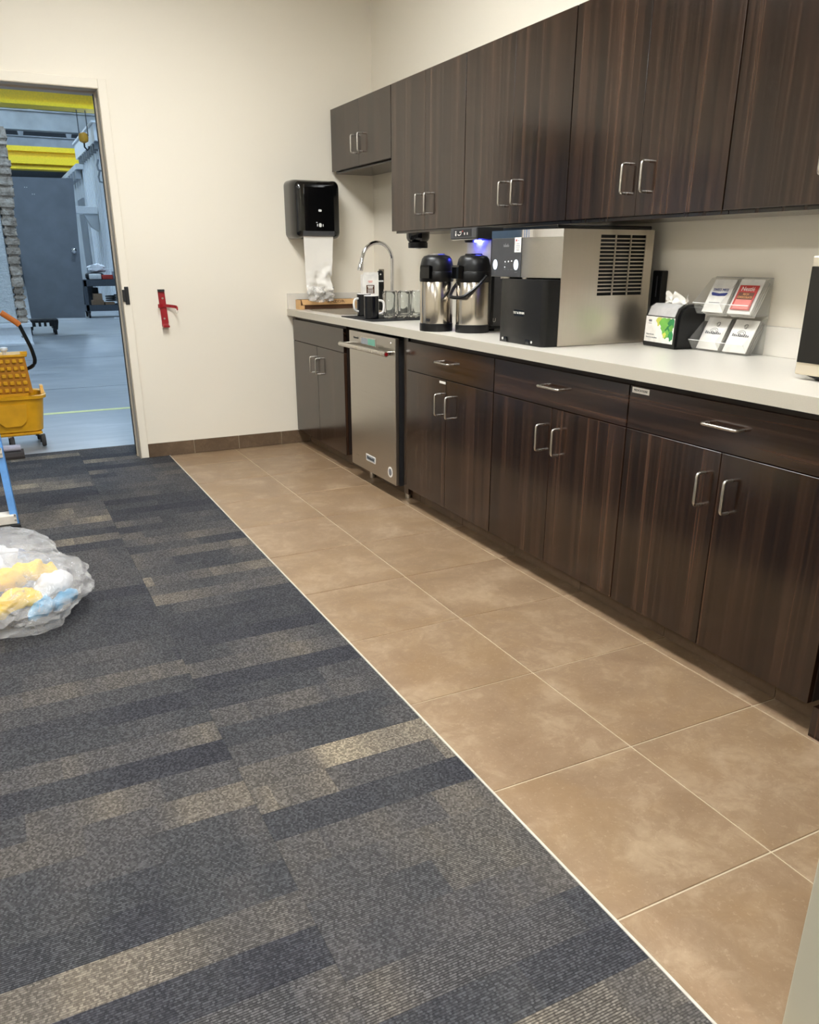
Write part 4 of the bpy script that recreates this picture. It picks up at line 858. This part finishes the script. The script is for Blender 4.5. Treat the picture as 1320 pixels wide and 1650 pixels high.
# packets lean back in each tier
def leanpt(z, s, off):  # s along the packet from its foot; plane leaning back to the wall
    dx, dz = .052, .105; L = math.hypot(dx, dz); return (-.098 + dx / L * s + off * -dz / L, z + .004 + dz / L * s + off * dx / L)
def packet(z, yc, wd, L, lab, group, mat, off=0.0):
    x0, zz0 = leanpt(z, 0, off); ang = math.atan2(.052, .105)
    loc = (x0, yc, zz0); t_ = thing('drink_packet', lab, 'packet', loc, group)
    mt_ = Matrix.Rotation(ang, 4, 'Y')     # tip z axis towards +x
    def place(bm): bmesh.ops.transform(bm, matrix=mt_, verts=bm.verts[:]); return bm
    bm = NB(); loopz = [(0, .0008), (.012, .0012), (L * .3, .0042), (L * .65, .0040), (L - .012, .0012), (L, .0008)]
    vs = [[bm.verts.new((sx * d, yy, s)) for sx, yy in ((-1, -wd / 2), (-1, 0), (-1, wd / 2), (1, wd / 2), (1, 0), (1, -wd / 2))] for s, d in loopz]
    for r_ in vs:
        for q in (0, 2, 3, 5): r_[q].co.x *= .4
    for a, b in zip(vs, vs[1:]):
        for q in range(6): bm.faces.new((a[q], a[(q + 1) % 6], b[(q + 1) % 6], b[q]))
    bm.faces.new(vs[0][::-1]); bm.faces.new(vs[-1]); part(t_, 'sachet', place(bm), mat, True, local=True)
    return t_, place
def flat(y0, y1, s0, s1, d=.0047, t=.0003): return box(NB(), -d - t, -d, y0, y1, s0, s1)
ZU2 = 1.048
for k in range(3):
    packet(ZU2, -3.185, .100, .125, 'white cocoa packet in the upper left rack pocket, behind the front one', 'packets in the upper left pocket', 'packet_white', -.009 * (k + 1))
    packet(ZU2, -3.305, .104, .128, 'red and white cocoa packet in the upper right rack pocket, behind the front one', 'packets in the upper right pocket', 'packet_white', -.009 * (k + 1))
    packet(ZT + .003, -3.182, .104, .122, 'white drink packet in the lower left rack pocket, behind the front one', 'packets in the lower left pocket', 'packet_silver', -.009 * (k + 1))
    packet(ZT + .003, -3.308, .104, .124, 'white drink packet in the lower right rack pocket, behind the front one', 'packets in the lower right pocket', 'packet_silver', -.009 * (k + 1))
t_, pl_ = packet(ZU2, -3.185, .100, .125, 'front white cocoa packet with dark blue lettering in the upper left pocket', 'packets in the upper left pocket', 'packet_white')
part(t_, 'lettering', pl_(text(NB(), 'SWISS MISS', .0145, (-.0050, 0, .083), FACE_NX)), 'ink_blue', local=True)
bm = NB(); prism(bm, [(.030, .062), (.036, .068), (.036, .074), (.0, .070), (-.036, .074), (-.036, .068), (-.030, .062), (0, .060)], 'x', -.0052, -.0047); part(t_, 'ribbon', pl_(bm), 'ink_blue', local=True)
part(t_, 'print_mark', pl_(flat(-.02, .03, .034, .036)), 'ink_grey', local=True)
t_, pl_ = packet(ZU2, -3.305, .104, .128, 'front red cocoa packet lettered in white in the upper right pocket', 'packets in the upper right pocket', 'packet_white')
pr = part(t_, 'red_field', pl_(flat(-.042, .042, .014, .104)), 'ink_red', local=True)
part(pr, 'pale_field', pl_(flat(-.034, .034, .018, .052, .0050)), 'ink_pink', local=True); part(pr, 'brown_field', pl_(flat(-.034, .034, .052, .078, .0050)), 'ink_brown2', local=True)
part(pr, 'lettering', pl_(text(NB(), 'Nestlé', .022, (-.0056, 0, .090), FACE_NX)), 'white_paper', local=True); part(pr, 'lettering', pl_(text(text(NB(), 'RICH', .011, (-.0058, 0, .071), FACE_NX), 'CHOCOLATE', .0105, (-.0058, 0, .060), FACE_NX)), 'ink_orange', local=True)
for yc, lab, grp in ((-3.182, 'front white drink packet with swirl drawing in the lower left pocket', 'packets in the lower left pocket'), (-3.308, 'front white drink packet with swirl drawing in the lower right pocket', 'packets in the lower right pocket')):
    t_, pl_ = packet(ZT + .003, yc, .104, .122, lab, grp, 'packet_white')
    bm = NB(); tube(bm, [(-.0052, -.002 + .020 * (1 - k / 40) * math.cos(k * .42), .068 + .014 * (1 - k / 40) * math.sin(k * .42)) for k in range(32)], .0007, 4)
    tube(bm, [(-.0052, .010 * math.cos(k * .5) * (1 - k / 30) - .008, .096 + .008 * math.sin(k * .5)) for k in range(22)], .0007, 4)
    part(t_, 'drawing', pl_(bm), 'ink_black', local=True); bm = NB()
    for k in range(9): box(bm, -.0052, -.0047, -.036 + k * .0085, -.031 + k * .0085, .058, .0645 + .002 * (k % 3))
    part(t_, 'print_mark', pl_(bm), 'ink_grey', local=True)

# microwave
mw = thing('microwave', 'stainless microwave with black door cut by the right edge', 'microwave', (-.22, -4.1, ZT)); MX, MY0, MY1 = -.425, -4.36, -3.825
part(mw, 'case', box(NB(), MX + .03, -.03, MY0, MY1, .935, 1.232, .006, 2), 'black_matte'); part(mw, 'front_frame', box(NB(), MX, MX + .0295, MY0, MY1, .928, 1.243, .004, 2), 'steel_warm', label='stainless front frame')
wn_ = part(mw, 'door_glass', box(NB(), MX - .004, MX - .0002, MY0 + .004, MY1 - .004, .962, 1.216, .001, 1), 'black_gloss', label='black door glass'); part(wn_, 'window_mesh', box(NB(), MX - .0046, MX - .004, MY0 + .16, MY1 - .09, .99, 1.19), 'dark_grey_metal')
part(mw, 'control_pad', box(NB(), MX - .0046, MX - .004, MY0 + .01, MY0 + .13, .97, 1.20), 'charcoal')
part(mw, 'bottom_skirt', prism(NB(), [(MY1 - .03, .9275), (MY0 + .03, .9275), (MY0 + .06, .921), (MY1 - .06, .921)], 'x', MX + .01, -.05), 'black_matte')
for x in (-.37, -.08):
    for y in (MY0 + .05, MY1 - .05): part(mw, 'foot', lathe(NB(), [(.016, .0004), (.016, .012)], (x, y, ZT), 12), 'rubber_black', True)

# ================================================================== THINGS ON THE FLOOR BY THE DOOR
# mop bucket
mb = thing('mop_bucket', 'yellow mop bucket with wringer on castors just outside the door', 'mop bucket', (-2.42, .82, 0)); bx, by = -2.42, .82
def ring(hx, hy, z, r=.08): return [(bx + p[0], by + p[1]) for p in rrect(-hx, hx, -hy, hy, r, 5)], z
bm = NB(); vs = loft(bm, [ring(.172, .125, .105, .07), ring(.186, .138, .112, .07), ring(.215, .165, .33, .08), ring(.232, .182, .336, .08), ring(.234, .184, .356, .08), ring(.224, .174, .360, .08), ring(.208, .158, .352, .08), ring(.18, .13, .125, .07)]); bm.faces.new(vs[0][::-1]); bm.faces.new(vs[-1])
bk = part(mb, 'tub', bm, 'yellow_plastic', True, angle=50)
bm = NB(); prism(bm, [(bx - .10 + .0, .30), (bx + .10, .30), (bx + .085, .19), (bx + .05, .155), (bx - .05, .155), (bx - .085, .19)], 'y', by - .166, by - .140); part(bk, 'front_relief', bm, 'yellow_plastic')
part(bk, 'pour_lip', prism(NB(), [(by - .06, .35), (by + .06, .35), (by + .04, .405), (by - .04, .405)], 'x', bx + .205, bx + .225), 'yellow_plastic')
part(mb, 'chassis', box(NB(), bx - .16, bx + .175, by - .135, by + .11, .083, .104, .006, 1), 'yellow_plastic')
for x, y in ((-.03, -.16), (.168, -.13), (-.165, -.02), (.15, .12)):
    cx_, cy_ = bx + x, by + y
    c_ = part(mb, 'caster', prism(NB(), [(cy_ - .012, .083), (cy_ + .012, .083), (cy_ + .022, .03), (cy_ + .01, .026)], 'x', cx_ - .016, cx_ + .016), 'dark_grey_metal')
    part(c_, 'wheel', lathe(NB(), [(.02, -.015), (.040, -.014), (.044, -.007), (.044, .007), (.040, .014), (.02, .015)], n=22, mtx=Matrix.Translation((cx_ + .006, cy_ - .006, .045)) @ Matrix.Rotation(math.radians(90), 4, 'Y')), 'rubber', True)
    part(c_, 'stem', lathe(NB(), [(.018, .08), (.018, .083), (.012, .09)], (cx_, cy_, 0), 12), 'nickel', True)
# wringer: perforated basket with raised pegs, handle lever
wy0, wy1, wx0, wx1 = by - .115, by + .08, bx - .19, bx + .145
bm = NB(); prism(bm, [(wx0, .372), (wx1 + .012, .372), (wx1 - .008, .615), (wx0, .615)], 'y', wy0, wy1); wr = part(mb, 'wringer', bm, 'yellow_shaded', label='yellow wringer basket with rows of pegs')  # darker yellow paints in the shadow between the pegs
peg = NB(); box(peg, -.0135, .0135, -.018, 0, -.0125, .0125, .004, 1); pegm = None
for r_ in range(5):
    for c_ in range(8):
        z = .394 + r_ * .048; x = wx0 + .025 + c_ * .0405 - r_ * .002
        if pegm is None: o = link('peg', peg, 'yellow_plastic'); pegm = o.data
        else: o = bpy.data.objects.new('peg', pegm); COL.objects.link(o)
        o.parent = wr; o.location = Vector((x, wy0 + .0005, z)) - Vector(mb.location)
part(wr, 'top_rim', box(NB(), wx0 - .01, wx1 + .008, wy0 - .012, wy1 + .01, .611, .629, .004, 1), 'yellow_plastic')
part(wr, 'side_fin', prism(NB(), [(wy0 - .005, .625), (wy0 + .05, .625), (wy0 + .01, .648), (wy0 - .005, .645)], 'x', wx1 - .03, wx1 + .012), 'yellow_plastic')
part(wr, 'lower_frame', box(NB(), wx0 + .03, wx1 - .02, wy0 - .008, wy0 + .02, .33, .371), 'yellow_plastic')
part(wr, 'support_leg', box(NB(), wx0 + .05, wx0 + .075, wy0 - .004, wy1, .25, .36), 'yellow_plastic'); part(wr, 'support_leg', box(NB(), wx1 - .06, wx1 - .035, wy0 - .004, wy1, .25, .36), 'yellow_plastic')
part(wr, 'release_knob', lathe(NB(), [(.012, 0), (.014, .02), (.024, .03), (.024, .045), (.012, .05)], (bx + .02, wy0 + .02, .629), 14), 'white_plastic', True)
hp_ = fillet([(wx1 - .01, by - .03, .52), (wx1 + .035, by - .05, .535), (wx1 + .060, by - .06, .570), (wx1 + .045, by - .07, .66), (wx1 - .008, by - .08, .82)], .03, 4)
lv = part(mb, 'lever', tube(NB(), hp_, .0125, 10), 'black_plastic', True); part(lv, 'grip', tube(NB(), [(wx1 - .006, by - .08, .815), (wx1 - .020, by - .08, .832), (wx1 - .105, by - .08, .898)], .019, 12), 'orange_grip', True, label='orange handle grip')

# folded rag on the threshold
rg = thing('folded_rag', 'folded grey mat lying on the carpet under the mop bucket', 'mat', (-2.47, .36, .002))
def roll(y0, z0, r): return [(y0 + r * 1.5 * math.cos(a), z0 + r * math.sin(a)) for a in [2 * math.pi * k / 14 for k in range(14)]]
part(rg, 'upper_fold', prism(NB(), roll(.40, .062, .022), 'x', -2.62, -2.402, Matrix.Identity(4)), 'grey_fabric', True, angle=60)
part(rg, 'lower_fold', prism(NB(), [(.33, .003), (.46, .003), (.465, .02), (.45, .044), (.34, .042), (.325, .02)], 'x', -2.62, -2.386), 'dark_fabric', True)

# blue stepladder, only its right front rail in view
ld = thing('stepladder', 'blue fibreglass stepladder standing at the left edge of the photo', 'ladder', (-2.74, -1.15, .0025))
def rail(xb, xt, yb, yt, sgn, nm):
    bm = NB(); H = 1.8; a = Vector((xb, yb, .004)); b = Vector((xt, yt, H))
    for (dx0, dx1, dy0, dy1) in ((0, .034, 0, .004), (0, .004, 0, .07), (.0, .034, .066, .07)):
        vs = []
        for p in (a, b):
            for dx, dy in ((dx0, dy0), (dx1, dy0), (dx1, dy1), (dx0, dy1)): vs.append(bm.verts.new((p.x - sgn * dx, p.y + dy, p.z)))
        for f in ((0, 1, 2, 3), (7, 6, 5, 4), (0, 4, 5, 1), (1, 5, 6, 2), (2, 6, 7, 3), (3, 7, 4, 0)): bm.faces.new([vs[k] for k in f])
    return part(ld, nm, bm, 'blue_fibreglass')
rail(-2.474, -2.545, -1.26, -.80, 1, 'front_rail'); rail(-3.03, -2.96, -1.26, -.80, -1, 'front_rail'); rail(-2.50, -2.56, -.10, -.70, 1, 'rear_rail'); rail(-3.0, -2.94, -.10, -.70, -1, 'rear_rail')
for i in range(5):
    z = .030 + i * .31; f = z / 1.8; xr_, xl_ = -2.482 - .071 * f, -3.022 + .07 * f; y = -1.26 + .46 * f
    sp2 = part(ld, 'step', box(NB(), xl_, xr_, y - .010, y + .075, z + .002, z + .046, .003, 1), 'cream_step')
    for dz in (.01, .034): part(sp2, 'rivet', lathe(NB(), [(.0055, 0), (.005, .003), (.002, .004)], n=10, mtx=Matrix.Translation((-2.488 - .071 * f, y - .010, z + dz + .012)) @ Matrix.Rotation(math.radians(90), 4, 'X')), 'nickel', True)
part(ld, 'shoe', box(NB(), -2.515, -2.470, -1.268, -1.18, 0.003, .03, .004, 1), 'rubber_black'); part(ld, 'shoe', box(NB(), -3.034, -2.99, -1.268, -1.18, .003, .03, .004, 1), 'rubber_black')
part(ld, 'top_cap', box(NB(), -2.98, -2.52, -.83, -.62, 1.8, 1.85, .01, 2), 'blue_dark'); part(ld, 'rear_brace', box(NB(), -2.99, -2.52, -.24, -.22, .35, .40), 'blue_dark')

# clear plastic bag with cloths inside
def blob(c, r, seed, amp=.12, freq=3.0, flat_=None, sub=4, fold=0.0):
    b = bmesh.new(); bmesh.ops.create_icosphere(b, subdivisions=sub, radius=1.0)
    for v in b.verts:
        d = v.co.normalized(); n_ = mnoise.noise(d * freq + Vector((seed, seed * 2, 0))); n2 = mnoise.noise(d * freq * 2.7 + Vector((seed, 0, seed))) + (.7 * abs(mnoise.noise(d * freq * 5 + Vector((seed, 1, seed)))) if sub > 4 else 0)
        rid = (1 - abs(mnoise.noise(d * freq * 1.6 + Vector((0, seed, 3))))) ** 4
        k_ = 1 + amp * n_ + amp * .45 * n2 + fold * rid
        v.co = Vector((c[0] + d.x * r[0] * k_, c[1] + d.y * r[1] * k_, c[2] + d.z * r[2] * k_))
        if flat_ is not None and v.co.z < flat_: v.co.z = flat_ + (v.co.z - flat_) * .04
    return b
pb = thing('plastic_bag', 'clear plastic bag of cloths slumped on the carpet by the ladder', 'plastic bag', (-2.52, -2.3, .003))
bm = NB(); merge(bm, blob((-2.545, -2.36, .10), (.275, .27, .12), 4, .11, 1.9, .006, 5, .07)); part(pb, 'front_lobe', bm, 'plastic_bag', True, angle=22)
bm = NB(); merge(bm, blob((-2.55, -2.03, .10), (.205, .19, .125), 9, .11, 2.0, .006, 5, .07)); part(pb, 'rear_lobe', bm, 'plastic_bag', True, angle=22)
bm = NB(); merge(bm, blob((-2.64, -2.13, .12), (.14, .11, .09), 2, .25, 3.0, .01, 4, .2)); part(pb, 'gathered_neck', bm, 'white_cloth', True, angle=180)
def clothroll(pts, r, seed, n=16):
    bm = NB(); P = [Vector(p) for p in pts]; Q = []
    for a, b in zip(P, P[1:]): Q += [a.lerp(b, k / 4) for k in range(4)]
    Q.append(P[-1]); m = len(Q) - 1
    tube(bm, Q, r, n, True, rads=[r * (.35 + .75 * math.sin(math.pi * (.12 + .76 * k / m))) for k in range(m + 1)])
    bmesh.ops.subdivide_edges(bm, edges=bm.edges[:], cuts=1, use_grid_fill=True)
    for v in bm.verts:
        f_ = mnoise.noise(v.co * 26 + Vector((seed, 0, 0))) + .6 * mnoise.noise(v.co * 60 + Vector((0, seed, 0)))
        v.co += Vector((mnoise.noise(v.co * 22 + Vector((seed, 0, 0))), mnoise.noise(v.co * 20 + Vector((0, seed, 0))), f_)) * r * .62
    return bm
G1 = 'yellow cloths in the bag'
solo('yellow_cloth', clothroll([(-2.80, -2.46, .10), (-2.64, -2.42, .14), (-2.52, -2.36, .155), (-2.43, -2.31, .15), (-2.37, -2.30, .115)], .034, 3), 'yellow_cloth', 'upper yellow cloth bunched inside the clear bag', 'cloth', (-2.58, -2.38, .08), G1, True, 180)
solo('yellow_cloth', clothroll([(-2.76, -2.53, .08), (-2.62, -2.50, .09), (-2.50, -2.45, .11), (-2.45, -2.41, .08)], .030, 7), 'yellow_cloth', 'lower yellow cloth folded near the front of the clear bag', 'cloth', (-2.6, -2.48, .05), G1, True, 180)
G2 = 'blue gloves in the bag'
solo('blue_glove', clothroll([(-2.475, -2.53, .05), (-2.450, -2.50, .075), (-2.430, -2.46, .07), (-2.42, -2.44, .04)], .026, 12), 'blue_item', 'crumpled blue glove in the front of the clear bag', 'glove', (-2.445, -2.48, .02), G2, True, 180)
solo('blue_glove', clothroll([(-2.40, -2.45, .045), (-2.37, -2.42, .06), (-2.34, -2.38, .06), (-2.325, -2.35, .045)], .022, 15), 'blue_item', 'crumpled blue glove at the right end of the clear bag', 'glove', (-2.36, -2.4, .02), G2, True, 180)
solo('grey_cloth', clothroll([(-2.46, -2.39, .07), (-2.42, -2.36, .10), (-2.37, -2.33, .10), (-2.33, -2.30, .08)], .034, 21), 'white_cloth', 'pale grey wadded cloth under the yellow cloth in the bag', 'cloth', (-2.40, -2.35, .05), None, True, 180)
solo('blue_cloth', clothroll([(-2.60, -2.01, .08), (-2.56, -1.99, .11), (-2.51, -1.98, .11), (-2.47, -1.97, .08)], .030, 18), 'blue_dark', 'dark blue wadded cloth in the rear of the clear bag', 'cloth', (-2.53, -1.99, .06), None, True, 180)
